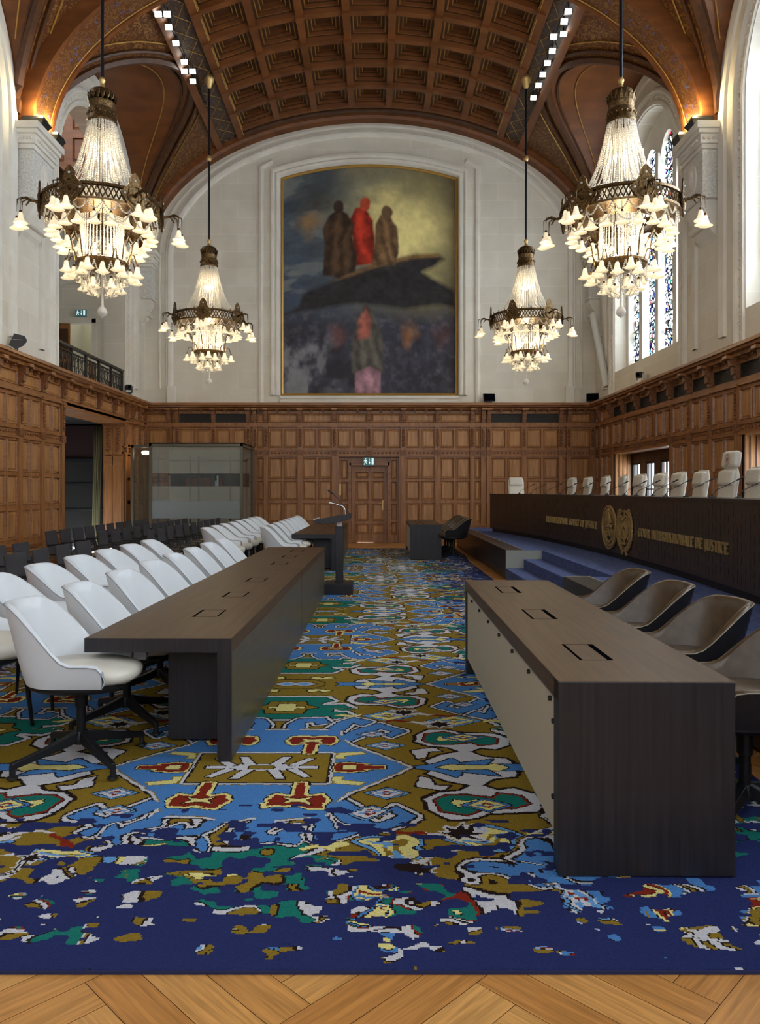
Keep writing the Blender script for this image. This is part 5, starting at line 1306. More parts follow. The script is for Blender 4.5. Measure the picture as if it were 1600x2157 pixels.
# ------------------------------------------------------------------ tub chairs
def tub(inner, outer, seatm, legs, pip, ah=.70, st0=.654, zb_=.525):
    """local +x forward; returns an Empty with parts"""
    e = empty('tub_armchair')
    st_ = []; N1, N2 = 18, 6
    hw, bx0, ax = .292, -.06, .235
    for i in range(N2): st_.append((ax - (ax - bx0) * i / N2, hw))
    for i in range(2 * N1 + 1):
        a = PI / 2 - PI * i / (2 * N1); st_.append((bx0 - .285 * math.cos(a), hw * math.sin(a)))
    for i in range(1, N2 + 1): st_.append((bx0 + (ax - bx0) * i / N2, -hw))
    n = len(st_)
    def H(x, k):
        h = ah + (.94 - ah) * sm((.04 - x) / .33); fr = max(0, (x - .15) / .085); return h - .035 * fr ** 2
    out_r, in_r, rims = [], [], []
    o_rings = []; i_rings = []; p_pts = []
    for k, (x, y) in enumerate(st_):
        p0 = st_[max(0, k - 1)]; p1 = st_[min(n - 1, k + 1)]; dx, dy = p1[0] - p0[0], p1[1] - p0[1]; L = math.hypot(dx, dy); nx, ny = dy / L * -1, dx / L
        if nx * (x - .0) + ny * y < 0: nx, ny = -nx, -ny
        h = H(x, k); back = sm((-.05 - x) / .25)
        def pt(t, off):        # t: 0 bottom .. 1 top
            sc = .86 + .14 * t ** .7; lean = back * (-.07) * t
            return (x * sc + nx * off + lean + (-.02 if x > .2 else 0) * t, y * sc + ny * off, zb_ + (h - zb_) * t)
        th = .038
        o_rings.append([pt(t, 0) for t in (0, .12, .3, .5, .7, .88, 1)])
        top = pt(1, -th / 2); i_rings.append([pt(1, 0), (pt(1, -.007)[0], pt(1, -.007)[1], h + .010), (top[0], top[1], h + .014), (pt(1, -th)[0], pt(1, -th)[1], h + .004)] + [pt(t, -th * (1 + .5 * (1 - t))) for t in (.85, .65, .45, .2, .0)])
        p_pts.append((pt(1, .002)[0], pt(1, .002)[1], h + .002))
    b = MB(); b.loft(o_rings, 0, closed=False); ob = b.build('outer_shell', outer, e, smooth=80)
    b = MB(); b.loft(i_rings, 0, closed=False)
    for R_o, R_i in ((o_rings[0], i_rings[0]), (o_rings[-1], i_rings[-1])):      # arm fronts
        k = len(b.v); b.v += R_o[::-1] + R_i[1:]; b.f.append(tuple(range(k, len(b.v)))); b.m.append(0)
    b.build('inner_shell', inner, e, smooth=50)
    b = MB(); fr0 = [o_rings[0][j] for j in range(7)]; fr1 = [o_rings[-1][j] for j in range(7)]
    b.tube(fr0 + p_pts + fr1[::-1], .003, 5); b.build('piping', pip, e)
    # cushion
    b = MB(); rings = []
    for t, z in ((.86, zb_ + .01), (.97, zb_ + .035), (1, (zb_ + st0) / 2 + .01), (.97, st0 - .026), (.85, st0 - .009), (.5, st0 - .002), (.02, st0)):
        r_ = []
        for k in range(32):
            a = 2 * PI * k / 32; c, s = math.cos(a), math.sin(a); r_.append((.035 + .305 * t * math.copysign(abs(c) ** .75, c), .252 * t * math.copysign(abs(s) ** .75, s), z - (.0 if c < 0 else .018 * c * t)))
        rings.append(r_)
    b.loft(rings, 0, cap=True); b.build('seat_cushion', seatm, e, smooth=70)
    b = MB(); rings = []
    for t, z in ((.3, zb_ - .047), (.85, zb_ - .037), (.97, zb_ - .015), (.97, zb_ + .007), (.5, zb_ + .011)):
        rings.append([(.015 + .285 * t * math.copysign(abs(math.cos(a)) ** .7, math.cos(a)), .258 * t * math.copysign(abs(math.sin(a)) ** .7, math.sin(a)), z) for a in [2 * PI * k / 32 for k in range(32)]])
    b.loft(rings, 0, cap=True); b.build('under_pan', 'black', e, smooth=50)
    if legs == 'swivel':
        b = MB(); b.lathe([(0, .155), (.026, .155), (.026, .33), (.036, .335), (.037, zb_ - .04), (0, zb_ - .04)], 18); b.build('column', 'black', e, smooth=40)
        b = MB(); b.lathe([(0, .12), (.045, .12), (.046, .15), (.032, .19), (0, .20)], 16); b.build('hub', 'black', e, smooth=50)
        for k in range(4):
            a = PI / 4 + k * PI / 2; ca, sa = math.cos(a), math.sin(a); b = MB(); rr = []
            for t in (0, .15, .5, .85, 1):
                r = .03 + .365 * t; zc = .165 - .085 * t ** .8; hh = .030 - .014 * t; wd = .028 - .010 * t
                rr.append([(r * ca - w_ * sa, r * sa + w_ * ca, zc + z_) for w_, z_ in ((-wd, -hh), (wd, -hh), (wd * .7, hh), (-wd * .7, hh))])
            b.loft(rr, 0, cap=True); lg = b.build('leg', 'black', e, smooth=50, bevel=.004)
            b = MB(); x_, y_ = .385 * ca, .385 * sa; b.lathe([(0, .014), (.030, .014), (.028, .024), (.016, .03), (.016, .085), (0, .085)], 14, (x_, y_, 0)); b.build('glide', 'blackp', lg, smooth=40)
    else:
        for sx, sy in ((1, 1), (1, -1), (-1, 1), (-1, -1)):
            b = MB(); b.tube([(.2 * sx, .19 * sy, zb_ - .02), (.245 * sx, .225 * sy, .002)], [.021, .012], 8); b.build('leg', 'black', e, smooth=50)
    return e
swA = tub('wleather', 'wleather', 'wseat', 'swivel', 'piping', .618, .60, .49)
leB = tub('wleather', 'wleather', 'wseat', 'legs', 'piping')
swK = tub('bleather', 'bshell', 'bleather', 'swivel', simple('piping_tan', lin(150, 140, 120), .5), .695)
def place(src, used_, x, y, rz, label, group, s=1, z=.0135):
    c = src if not used_ else copy_tree(src); c.location = (x, y, z); c.rotation_euler = (0, 0, rz); c.scale = (s, s, s); tag(c, label, 'chair', group); return c
y1s = [4.42, 5.17, 5.97, 6.78, 7.56, 8.36, 9.16, 9.92]
rj = random.Random(2)
for i, y in enumerate(y1s):
    place(swA, i > 0, -1.71 + (.02 if i else 0), y, rj.uniform(-.07, .05) - .03, ('white swivel tub armchair at the near end of the front left desk' if i == 0 else 'white tub armchair pulled to the long left desk, %s behind the nearest one' % ORD[i - 1]), 'white armchairs along the near left desks')
y2s = [4.1, 4.9, 5.7, 6.5, 7.3, 8.1, 8.88, 9.66]
for i, y in enumerate(y2s[1:]):
    place(leB, i > 0, -2.56, y, rj.uniform(-.07, .05) - .03, ('white four legged tub armchair cut off by the left edge of the picture' if i == 0 else 'white four legged armchair, second row, %s behind the one at the left edge' % ORD[i - 1]), 'white armchairs of the near second row')
for i in range(8):
    place(swA, True, -1.60, 13.3 + .8 * i, rj.uniform(-.08, .04), 'white tub armchair beside the far left desk, %s beyond the lectern' % ORD[i], 'white armchairs along the far left desk')
for i in range(8):
    place(leB, True, -2.56, 12.95 + .78 * i, rj.uniform(-.08, .04), 'white four legged tub armchair in the far second row, %s after the gap' % ORD[i], 'white armchairs of the far second row')
for i, y in enumerate((6.06, 5.23, 4.43, 3.62)):
    place(swK, i > 0, 1.76, y, PI + rj.uniform(-.06, .06), ['brown leather tub armchair farthest along the right foreground desk', 'brown leather tub armchair second from the far end of the right foreground desk', 'brown leather tub armchair second nearest behind the right foreground desk', 'brown leather tub armchair cut off by the right edge of the picture'][i], 'leather armchairs behind the right foreground desk')
for i in range(4):
    place(swK, True, 1.78, 17.3 + .68 * i, PI + rj.uniform(-.05, .05), 'dark leather tub armchair at the desk near the far door, %s from the camera side' % ORD[i], 'leather armchairs behind the far right desk')

# visitor chairs
def visitor():
    e = empty('visitor_chair')
    b = MB(); b.cbox((-.255, 0, .655), .03, .48, .42, 0, -.13); b.build('backrest', 'cfabric', e, bevel=.008)
    b = MB(); b.cbox((-.235, 0, .60), .034, .484, .010, 0, -.13); b.build('seam', 'blackp', e)
    b = MB(); b.cbox((0, 0, .435), .46, .47, .035, 0, -.03); b.build('seat', 'cseat', e, bevel=.012)
    for s in (-1, 1):
        b = MB(); b.tube([(-.21, s * .25, .45), (.2, s * .25, .44), (.24, s * .25, .40), (.2, s * .25, .03), (.16, s * .25, .012), (-.22, s * .25, .012)], .011, 6); b.build('cantilever_frame', 'chrome' if s > 0 else 'black', e, smooth=60)
        b = MB(); b.tube([(-.24, s * .255, .62), (.12, s * .255, .63), (.18, s * .255, .60), (.21, s * .255, .44)], .010, 6); b.build('armrest', 'black', e, smooth=60)
    return e
v0 = visitor(); k = 0
rowsv = [(-4.98 + .27, [10.03, 10.70], 'second row', 'before the cross aisle'), (-4.15 + .27, [8.1, 8.77, 9.45, 10.12, 10.8], 'front row', 'before the cross aisle')]
rowsf = [(-5.92 + .27, [13.9 + .62 * i for i in range(10)], 'back row', 'beyond the cross aisle'), (-4.98 + .27, [13.9 + .66 * i for i in range(10)], 'middle row', 'beyond the cross aisle'), (-4.12 + .27, [13.95 + .66 * i for i in range(10)], 'front row', 'beyond the cross aisle')]
for x, ys_, rn, where in rowsv + rowsf:
    for i, y in enumerate(ys_):
        c = v0 if k == 0 else copy_tree(v0); k += 1
        c.location = (x, y, .0 if x < -4.7 else .0135); c.rotation_euler = (0, 0, rj.uniform(-.05, .05)); tag(c, 'charcoal visitor chair in the %s %s, %s from the camera' % (rn, where, ORD[i]), 'chair', 'charcoal visitor chairs on the left')

# ------------------------------------------------------------------ lectern
e = empty('lectern', (-.66, 11.78, .0135), 0, 'dark timber lectern on a single post at the end of the left desks', 'lectern')
b = MB(); b.box(-.12, .32, -.25, .30, 0, .16); b.build('base', 'deskv', e, bevel=.005)
b = MB(); b.box(.045, .165, -.06, .10, .16, 1.03); b.build('post', 'deskv', e, bevel=.004)
b = MB(); b.box(.065, .145, -.04, .08, 1.03, 1.10); b.build('collar', 'steel', e)
b = MB(); P = [(-.30, 1.10), (-.26, 1.13), (.28, 1.23), (.29, 1.16), (.20, 1.13), (.0, 1.085), (-.12, 1.075)]
b.prism(P, lambda s, z, d: (s, d, z), -.30, .32); b.build('reading_top', 'deskv', e, bevel=.004, recalc=True)
b = MB(); b.cbox((-.25, .0, 1.15), .10, .10, .012, 0, -.3); b.build('paper_stop', 'steel', e)
for i, yy in enumerate((.1, .18)):
    m = empty('lectern_microphone', (-.66 + .22, 11.78 + yy, .0135 + 1.215), 0, ['slim black microphone stalk on the lectern, nearer one', 'slim black microphone stalk on the lectern, farther one'][i], 'microphone', 'lectern microphones')
    b = MB(); b.tube([(0, 0, 0), (-.02, 0, .08), (-.12, 0, .22), (-.24, 0, .33)], .005, 6); b.build('gooseneck', 'blackp', m); b = MB(); b.tube([(-.22, 0, .315), (-.30, 0, .375)], .011, 8); b.build('capsule', 'blackp', m)
m = empty('reading_lamp', (-.66 + .20, 11.78 - .1, .0135 + 1.215), 0, 'small chrome curved reading lamp on the lectern', 'lamp')
b = MB(); b.tube([(0, 0, 0), (0, 0, .07), (-.04, 0, .13), (-.14, 0, .16), (-.22, 0, .18)], .010, 8); b.build('arm', 'chrome', m, smooth=60)
b = MB(); b.tube([(-.21, 0, .18), (-.25, 0, .18)], .018, 10); b.build('lamp_head', 'white', m, smooth=60)

# ------------------------------------------------------------------ glass booth with bookshelf
bx0, bx1, byf, byb, bz = -6.18, -3.62, 20.75, 22.75, 2.9
e = empty('interpreter_booth', (0, 0, 0), 0, 'bronze framed glass booth with frosted bands in the far left corner', 'booth')
b = MB()
for x in (bx0, bx1 - .07):
    b.box(x, x + .07, byf, byf + .07, 0, bz); b.box(x, x + .07, byb - .05, byb, 0, bz)
b.box(bx0, bx1, byf, byf + .07, bz - .1, bz); b.box(bx0, bx1, byf, byb, bz - .03, bz); b.box(bx0, bx1, byf, byf + .07, 0, .08); b.box(bx1 - .07, bx1, byf, byb, bz - .1, bz)
b.box(-6.75, -6.68, 21.0, 21.06, 0, 2.86); b.box(-6.75, bx0, 21.0, 21.06, 2.78, 2.86); b.build('frame', 'frame', e, bevel=.003)
zf = lambda py: HC - (py - VY) * byf / F
g = MB(); g.box(bx0 + .07, bx1 - .07, byf + .03, byf + .042, .08, bz - .1); g.build('front_pane', 'glass', e)
g = MB(); g.box(bx0 + .07, bx1 - .07, byf + .022, byf + .026, zf(997), zf(942)); g.build('upper_film', 'frost', e)
g = MB(); g.box(bx0 + .07, bx1 - .07, byf + .022, byf + .026, zf(1055), zf(1024)); g.build('middle_film', 'frost', e)
g = MB(); g.box(bx0 + .07, bx1 - .07, byf + .022, byf + .026, zf(1092), zf(1055)); g.build('lower_film', 'frost2', e)
g = MB(); g.box(bx1 - .04, bx1 - .03, byf + .07, byb - .05, .0, bz - .1); g.build('side_pane', 'tint', e)
g = MB(); g.box(-6.68, bx0, 21.02, 21.03, 0, 2.78); g.build('door_pane', 'tint', e)
b = MB(); b.box(bx0 + .05, bx1 - .1, byb - .1, byb - .06, 0, bz - .1); b.build('back_board', simple('booth_back', lin(196, 190, 172), .8), e)
# bookshelf inside
s = empty('bookshelf', (0, 0, 0), 0, 'dark open shelf unit inside the glass booth', 'shelf')
b = MB(); ysf = byb - .55
for px in (333, 400, 418, 485): x = (px - VX) * ysf / F; b.box(x - .022, x + .022, ysf, ysf + .04, 0, 2.6)
b.box(bx0 + .1, bx1 - .12, ysf, ysf + .03, 2.44, 2.50); b.build('upright_frame', 'blackp', s)
x0s = (388 - VX) * ysf / F; z0s = HC - (1023.6 - VY) * ysf / F; z1s = HC - (1000 - VY) * ysf / F
b = MB(); b.box(bx0 + .1, bx1 - .12, ysf + .04, ysf + .34, z0s - .03, z0s); b.box(bx0 + .1, bx1 - .12, ysf + .04, ysf + .34, z1s, z1s + .03); b.box(bx0 + .1, bx1 - .12, ysf + .33, ysf + .35, z0s, z1s)
xm = (447 - VX) * ysf / F; b.box(xm - .015, xm + .015, ysf + .04, ysf + .34, z0s, z1s); b.build('shelf_board', 'dark', s)
b = MB(); b.box(bx0 + .12, bx1 - .2, ysf - .6, ysf - .1, .60, .64); b.build('worktop', 'white', s)
x = x0s + .03; i = 0
while x < xm - .05:
    wd = .030 + .008 * rj.random(); h = .22 + .02 * rj.random(); b = MB(); b.box(x, x + wd, ysf + .10, ysf + .28, z0s, z0s + h); o = b.build('book', 'redbook'); i += 1
    tag(o, 'dark red bound law report on the booth shelf, one of the long identical run', 'book', 'red volumes on the booth shelf'); x += wd + .004
for j, (dx, wd, h, mt, lb) in enumerate(((.05, .05, .16, 'whitebook', 'pale squat book at the left of the short shelf run'), (.11, .05, .30, 'whitebook', 'tall white folder beside the pale squat book'), (.18, .03, .28, 'redbook', 'thin red book just right of the white folder'), (.22, .03, .29, 'redbook', 'taller thin red book at the right end of the shelf run'))):
    b = MB(); b.box(xm + dx, xm + dx + wd, ysf + .1, ysf + .28, z0s, z0s + h); tag(b.build('book', mt), lb, 'book', 'books at the right of the booth shelf')
e = empty('wall_lamp', (-6.45, 21.35, 2.66), 0, 'small glowing oval lamp behind the booth door glass', 'lamp')
b = MB(); b.lathe([(0, -.06), (.09, -.05), (.12, 0), (.09, .05), (0, .06)], 14); b.build('lamp_shade', simple('warm_lamp', (1, .9, .7, 1), .5, 0, .5, (1, .85, .6, 1), 3), e, smooth=80)
b = MB(); b.box(-.02, .02, .05, .35, -.02, .02); b.build('bracket', 'brass', e)
point('lamp_glow', (-6.45, 21.2, 2.6), 3, WARM, .08)
# curtain in the alcove
b = MB(); rows = []
for z in (0.03, 1.6, 3.42):
    r_ = []
    for i in range(61):
        t = i / 60; x = -7.86 + .26 * t * (1 - .25 * (1 - z / 3.4)) - (.06 * (1 - z / 3.4)); r_.append((x, 21.25 + .05 * math.sin(t * 2 * PI * 5) + .02 * math.sin(t * 17), z))
    rows.append(r_)
b.loft(rows, 0, closed=False); o = b.build('curtain', 'curtain', smooth=80); o.modifiers.new('thick', 'SOLIDIFY').thickness = .006
tag(o, 'olive green curtain gathered at the side of the dark alcove', 'curtain')

# ------------------------------------------------------------------ chandeliers
def chandelier():
    e = empty('chandelier')
    RD_ = 6.0
    def strand(b, pts, r, gap=2.05):
        L = 0; pts = [Vector(p) for p in pts]; acc = 0
        for a, c in zip(pts, pts[1:]):
            d = (c - a).length
            while acc < d: b.ico(a.lerp(c, acc / d), r); acc += r * gap
            acc -= d
    b = MB(); b.tube([(0, 0, 7.95), (0, 0, 12.0)], .028, 10); b.build('rod', simple('rod_black', lin(26, 28, 34), .35, .4), e, smooth=60)
    b = MB(); b.lathe([(.03, 7.98), (.035, 7.96), (.05, 7.94), (.035, 7.90), (.03, 7.86), (.05, 7.83), (.075, 7.80), (.06, 7.78), (0, 7.78)], 20);
    b.build('finial', 'brass', e, smooth=50); b = MB(); b.lathe([(.028, 9.95), (.05, 9.97), (.065, 10.02), (.05, 10.07), (.028, 10.1)], 14); b.build('rod_knop', 'brass', e, smooth=50); b = MB()
    b.lathe([(.028, 11.8), (.06, 11.84), (.09, 11.95), (.13, 12.0), (.14, 12.1), (.02, 12.25)], 16); b.build('ceiling_rose', 'brass', e, smooth=50)
    # crown
    b = MB(); b.lathe([(.0, 7.80), (.10, 7.79), (.17, 7.76), (.20, 7.70), (.195, 7.55), (.185, 7.48), (.21, 7.46), (.215, 7.32), (.225, 7.30), (.22, 7.26), (.19, 7.26)], 28)
    for k in range(18):
        a = 2 * PI * k / 18; ca, sa = math.cos(a), math.sin(a)
        b.add([(.20 * ca - .03 * sa, .20 * sa + .03 * ca, 7.58), (.20 * ca + .03 * sa, .20 * sa - .03 * ca, 7.58), (.235 * ca, .235 * sa, 7.72), (.215 * ca, .215 * sa, 7.64)], [(0, 1, 2), (0, 3, 2), (0, 1, 3)]); b.ico((.215 * ca, .215 * sa, 7.39), .022)
        b.ico((.21 * ca, .21 * sa, 7.68), .014)
    b.build('crown', 'bronze', e, smooth=40)
    # inner bead curtain
    b = MB(); n = 38
    for k in range(n):
        a = 2 * PI * k / n; ca, sa = math.cos(a), math.sin(a)
        pts = [(r * ca, r * sa, z) for r, z in ((.19, 7.28), (.235, 6.7), (.29, 6.2), (.31, 5.95), (.32, 5.55), (.355, 5.12))]; strand(b, pts, .0125)
    b.build('bead_curtain', 'bead', e, kind='stuff')
    b = MB(); n = 30
    for k in range(n):
        a = 2 * PI * (k + .5) / n; ca, sa = math.cos(a), math.sin(a)
        pts = [(r * ca, r * sa, z) for r, z in ((.20, 7.28), (.27, 6.95), (.36, 6.62), (.48, 6.35), (.62, 6.17), (.80, 6.07), (.86, 6.06))]; strand(b, pts, .0135)
    b.build('bead_cone', 'bead', e, kind='stuff')
    # swags
    b = MB()
    def swag(r, a0, a1, z, sag):
        pts = []
        for i in range(13):
            t = i / 12; a = a0 + (a1 - a0) * t; pts.append((r * math.cos(a), r * math.sin(a), z - sag * (1 - (2 * t - 1) ** 2)))
        strand(b, pts, .015)
    for k in range(24): swag(.83, 2 * PI * k / 24, 2 * PI * (k + 1) / 24, 5.80, .13)
    for k in range(12): swag(.80, 2 * PI * k / 12, 2 * PI * (k + 1) / 12, 5.72, .2)
    for k in range(10): swag(.38, 2 * PI * k / 10, 2 * PI * (k + 1) / 10, 5.05, .22)
    for k in range(8):
        a = 2 * PI * k / 8; pts = [(.38 * math.cos(a) * (1 - t) + .12 * math.cos(a + .6) * t, .38 * math.sin(a) * (1 - t) + .12 * math.sin(a + .6) * t, 5.05 - .45 * math.sin(t * PI / 2)) for t in [i / 10 for i in range(11)]]; strand(b, pts, .015)
        a2 = a + .7; pts = [(.30 * math.cos(a + t * .7), .30 * math.sin(a + t * .7), 5.02 - .36 * math.sin(t * PI)) for t in [i / 10 for i in range(11)]]; strand(b, pts, .015)
    b.build('bead_swags', 'bead', e, kind='stuff')
    # main ring
    b = MB(); prof = [(.80, 5.80), (.86, 5.79), (.885, 5.82), (.86, 5.83), (.86, 5.99), (.885, 6.0), (.88, 6.04), (.84, 6.04), (.84, 5.83), (.80, 5.80)]
    b.lathe([(.80, 5.80), (.88, 5.79), (.885, 5.82), (.86, 5.83)], 48); b.lathe([(.86, 5.99), (.885, 6.0), (.88, 6.04), (.84, 6.04), (.845, 5.99)], 48)
    b.lathe([(.80, 5.80), (.62, 5.78), (.45, 5.74)], 48)
    for k in range(72):                                      # pierced lattice
        a0, a1 = 2 * PI * k / 72, 2 * PI * (k + 1) / 72
        for s in (0, 1):
            p, q = (a0, a1) if s else (a1, a0); b.tube([(.862 * math.cos(p), .862 * math.sin(p), 5.83), (.862 * math.cos(q), .862 * math.sin(q), 5.99)], .010, 4, cap=False)
        b.ico((.868 * math.cos((a0 + a1) / 2), .868 * math.sin((a0 + a1) / 2), 5.91), .016)
    for k in range(24):
        a = 2 * PI * k / 24; b.tube([(.865 * math.cos(a), .865 * math.sin(a), 6.03), (.87 * math.cos(a), .87 * math.sin(a), 6.10)], [.014, .002], 5)
    b.build('main_ring', 'bronze', e, smooth=40)
    # six medallions with arms
    shade_spots = []
    for k in range(6):
        a = PI / 2 + PI / 6 + k * PI / 3 - PI / 6 * 0; a = k * PI / 3; ca, sa = math.cos(a), math.sin(a)
        def L(u, v, w_): return (ca * (.875 + w_) - sa * u, sa * (.875 + w_) + ca * u, 5.93 + v)
        b = MB()
        b.prism([(-.24, 0), (-.12, .13), (-.09, .18), (-.08, .25), (-.04, .31), (0, .34), (.04, .31), (.08, .25), (.09, .18), (.12, .13), (.24, 0), (.12, -.14), (0, -.24), (-.12, -.14)], L, 0, .025)
        b.tube([L(.115 * math.cos(t), .135 * math.sin(t), .03) for t in [2 * PI * i / 16 for i in range(17)]], .012, 5)
        for (u, v) in ((0, .22), (-.17, 0), (.17, 0), (0, -.19)): b.ico(L(u, v, .03), .02, (1, 1, 1), 1)
        b.build('medallion', ['bronze', 'white'], e, recalc=True)
        b = MB()
        b.tube([L(0, -.02, 0), L(0, .02, .08), L(0, .02, .15), L(0, -.06, .20)], [.03, .022, .018, .01], 7)
        for u, w_ in ((-.10, .26), (.10, .26), (0, .32)):
            b.tube([L(0, .02, .12), L(u * .5, .05, (.12 + w_) / 2), L(u, .02, w_), L(u, -.16, w_ + .005)], [.016, .012, .010, .004], 6); shade_spots.append(L(u, -.20 if u else -.26, w_ + .005))
        b.build('arm', 'bronze', e, smooth=60)
    for k in range(20):
        a = 2 * PI * (k + .5) / 20; shade_spots.append((.74 * math.cos(a), .74 * math.sin(a), 5.66)); 
    # lower ring
    b = MB(); b.lathe([(.36, 5.13), (.385, 5.12), (.395, 5.08), (.37, 5.05), (.34, 5.06)], 36); b.lathe([(.34, 5.06), (.2, 5.0), (.0, 4.98)], 24)
    for k in range(8):                                        # curved stays from the upper ring
        a = 2 * PI * k / 8; b.tube([(r * math.cos(a), r * math.sin(a), z) for r, z in ((.62, 5.78), (.55, 5.6), (.45, 5.45), (.40, 5.12))], .010, 5)
    for k in range(8):
        a = 2 * PI * (k + .5) / 8; b.tube([(r * math.cos(a), r * math.sin(a), z) for r, z in ((.38, 5.1), (.44, 5.24), (.50, 5.22), (.54, 5.08))], .010, 5)
        shade_spots.append((.55 * math.cos(a), .55 * math.sin(a), 5.05)); a2 = a + PI / 8; shade_spots.append((.41 * math.cos(a2), .41 * math.sin(a2), 5.03))
    for k in range(6):
        a = 2 * PI * k / 6; shade_spots.append((.26 * math.cos(a), .26 * math.sin(a), 4.84))
    for k in range(8):
        a = 2 * PI * k / 8 + .1; b.tube([(.30 * math.cos(a), .30 * math.sin(a), 5.05), (.26 * math.cos(a), .26 * math.sin(a), 4.84)], .004, 4)
    b.build('lower_ring', 'bronze', e, smooth=50)
    b = MB()
    for k in range(20):
        a = 2 * PI * (k + .5) / 20; b.tube([(.76 * math.cos(a), .76 * math.sin(a), 5.80), (.74 * math.cos(a), .74 * math.sin(a), 5.66)], .004, 4)
    b.build('hanging_wires', 'bronze', e)
    b = MB(); b.tube([(0, 0, 5.0), (0, 0, 4.42)], [.012, .022], 8); b.lathe([(0, 4.44), (.03, 4.44), (.06, 4.41), (.078, 4.36), (.06, 4.31), (.02, 4.285), (0, 4.26)], 16); b.build('glass_drop', 'bead', e, smooth=40)
    # bell shades
    b = MB(); b.lathe([(.018, 0), (.030, -.03), (.036, -.07), (.046, -.105), (.068, -.135), (.094, -.152), (.090, -.156), (.06, -.138), (.04, -.10)], 18); first = b.build('bell_shade', 'bell', e, smooth=70)
    g = MB(); g.lathe([(0, .03), (.016, .028), (.020, 0), (.024, -.02), (.018, -.03), (0, -.03)], 10); cap = g.build('cap', 'bronze', first, smooth=50)
    g = MB(); g.ico((0, 0, -.09), .024, (1, 1, 1.4)); bl = g.build('bulb', 'bulb', first)
    for i, p in enumerate(shade_spots):
        s_ = first if i == 0 else first.copy()
        if i:
            C.objects.link(s_); s_.parent = e
            for ch in (cap, bl):
                q = ch.copy(); C.objects.link(q); q.parent = s_
        s_.location = p; s_.scale = (1.1, 1.1, 1.05)
    # inner bulbs
    for k in range(5):
        a = 2 * PI * k / 5; b = MB(); b.ico((.1 * math.cos(a), .1 * math.sin(a), 6.75), .035, (1, 1, 1.4)); b.build('inner_bulb', 'bulb', e)
    for k in range(6):
        a = 2 * PI * k / 6; b = MB(); b.ico((.22 * math.cos(a), .22 * math.sin(a), 5.3), .03, (1, 1, 1.4)); b.build('inner_bulb', 'bulb', e)
    return e
ch0 = chandelier()
CH = [(-4.22, 11.75, 'large lit bead chandelier at the front left'), (3.80, 11.75, 'large lit bead chandelier at the front right, before the stained glass'), (-4.22, 19.3, 'smaller looking bead chandelier at the back left of the painting'), (3.83, 19.3, 'smaller looking bead chandelier at the back right of the painting')]
for i, (x, y, lb) in enumerate(CH):
    c = ch0 if i == 0 else copy_tree(ch0); c.location = (x, y, 0); c.rotation_euler = (0, 0, (.35, -.45, .58, -.05)[i]); tag(c, lb, 'chandelier', 'the four bead chandeliers')
    point('chandelier_glow', (x, y, 6.75), 11, WARM, .12); point('chandelier_glow', (x, y, 5.35), 26, WARM, .16)

# ------------------------------------------------------------------ track spotlights under the vault
def track(sx, ys_, side):
    x = XC + sx; z = barrel(x, 17, .0)[2] - .12
    e = empty('lighting_track', (x, 0, z), 0, 'thin black lighting track on the %s side of the vault' % side, 'track')
    b = MB(); b.box(-.02, .02, 15.9, 20.2, 0, .04); b.build('rail', 'blackp', e)
    for k in range(5): b = MB(); b.box(-.008, .008, 16 + k * 1.02, 16.02 + k * 1.02, .04, .2); b.build('hanger', 'blackp', e)
    for i, (dx, y) in enumerate(ys_):
        s = empty('spotlight', (x + dx, y, z - .12), 0, 'square lit spotlight on the %s vault track, %s from the top of the picture' % (side, ORD[i]), 'spotlight', 'spotlights on the %s vault track' % side)
        R_ = Matrix.Rotation(.55, 4, 'X')
        b = MB(); b.cbox((0, .02, 0), .17, .10, .13, .5); b.build('housing', 'blackp', s)
        b = MB(); b.cbox((0, -.030, -.028), .145, .008, .105, .5); b.build('lamp_face', 'lamp', s)
        b = MB(); b.box(-.01, .01, -.01, .01, .04, .13); b.build('yoke', 'blackp', s)
track(-4.36, [(-.1, 16.15), (.09, 16.15), (0, 16.6), (0, 17.2), (0, 17.95), (-.1, 18.35), (.1, 18.35), (0, 18.8)], 'left')
track(4.24, [(0, 16.15), (0, 16.5), (-.1, 17.05), (.1, 16.95), (0, 17.6), (0, 18.1), (0, 18.6), (0, 19.1), (0, 19.7)], 'right')

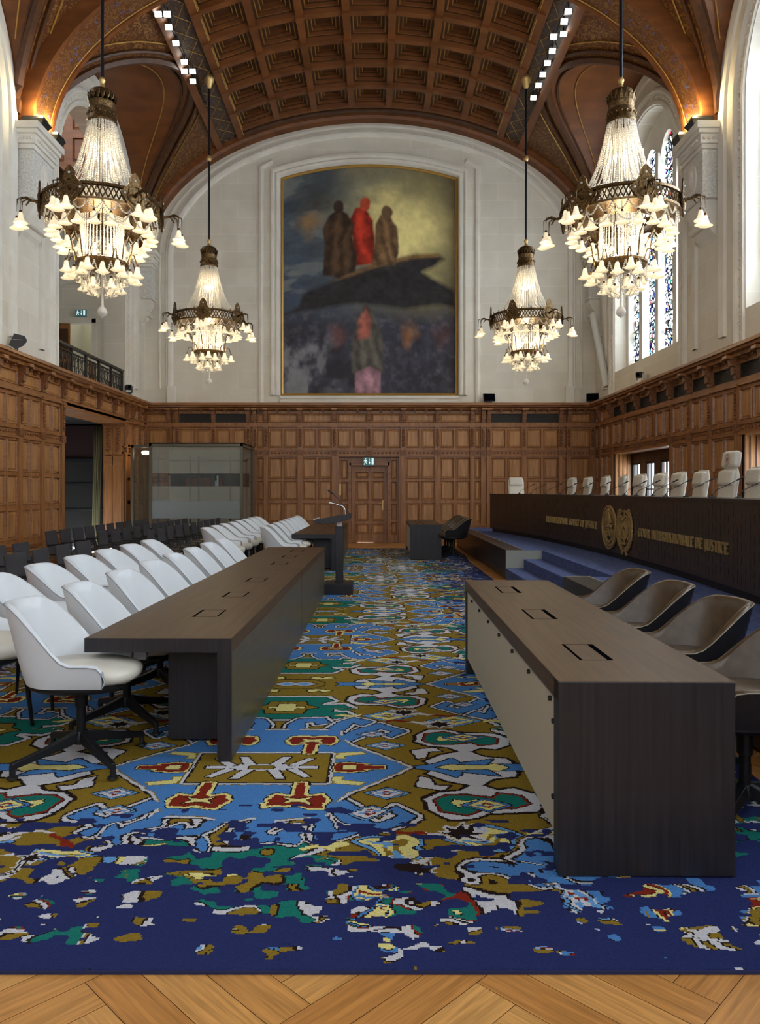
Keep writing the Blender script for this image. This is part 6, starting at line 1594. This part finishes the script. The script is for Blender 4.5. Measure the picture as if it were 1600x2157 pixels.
# ------------------------------------------------------------------ gear on the cornice
e = empty('antenna', (-6.80, 14.45, 4.24), .5, 'black paddle antenna standing on the left cornice', 'antenna')
b = MB(); b.prism([(-.15, .12), (-.06, .34), (.12, .31), (.16, .24), (.16, .2), (.10, .12), (-.03, .04)], lambda s, z, d: (s, d, z), -.012, .012); b.build('paddle', 'blackp', e, recalc=True)
b = MB(); b.tube([(0, 0, 0), (0, 0, .12)], .012, 8); b.lathe([(0, 0), (.05, 0), (.05, .01), (0, .012)], 10); b.build('stand', 'blackp', e)
b = MB(); b.box(-.08, .08, -.0135, -.0125, .222, .230); b.build('printed_line', 'skin', e)
def ptz(loc, rz, label, white):
    e = empty('remote_camera', loc, rz, label, 'camera', 'remote cameras on the cornice')
    b = MB(); b.box(-.07, .07, -.07, .07, 0, .07); b.build('base', 'white' if white else 'blackp', e, bevel=.01)
    for s in (-1, 1): b = MB(); b.box(s * .09 - .012, s * .09 + .012, -.04, .04, .05, .24); b.build('fork_arm', 'white' if white else 'blackp', e, bevel=.006)
    b = MB(); b.box(-.075, .075, -.10, .06, .13, .27); b.build('camera_head', 'blackp', e, bevel=.02)
    b = MB(); b.tube([(0, -.10, .2), (0, -.13, .2)], .045, 14); b.build('lens', 'slit', e)
ptz((-6.80, 20.95, 4.24), .5, 'black remote camera on the left cornice beside the balustrade', False)
ptz((6.52, 18.7, 4.24), -.9, 'white based remote camera on the right cornice under the stained glass', True)
def box_speaker(loc, rz, tilt, label, s):
    e = empty('flat_monitor', loc, rz, label, 'monitor', 'black boxes on the far cornice')
    b = MB(); b.cbox((0, 0, .16 * s), .36 * s, .05, .24 * s, tilt); b.build('housing', 'blackp', e, bevel=.006)
    b = MB(); b.cbox((0, -.03, .16 * s), .33 * s, .004, .21 * s, tilt); b.build('screen', 'slit', e)
    b = MB(); b.box(-.08, .08, -.05, .06, 0, .03); b.build('foot', 'blackp', e)
box_speaker((xb(1028), YB - .18, 4.24), .15, -.2, 'tilted black box on the back cornice right of the painting', 1.0)
box_speaker((xb(1250) - .1, YB - .22, 4.24), -.25, -.1, 'black box on the cornice in the far right corner', 1.0)
e = empty('column_loudspeaker', (6.52, 22.0, 4.55), 0, 'long white tube loudspeaker leaning from the right wall near the far corner', 'loudspeaker')
b = MB(); b.tube([(.12, -.2, .03), (-.12, .35, 2.2)], .10, 18); b.build('tube_body', 'white', e, smooth=60)
b = MB(); b.box(-.02, .18, .25, .28, 1.55, 1.58); b.box(.0, .18, -.02, .02, .45, .48); b.box(.1, .18, -.1, .1, .4, .6); b.build('bracket', 'steel', e)
print('objects', len(bpy.data.objects))
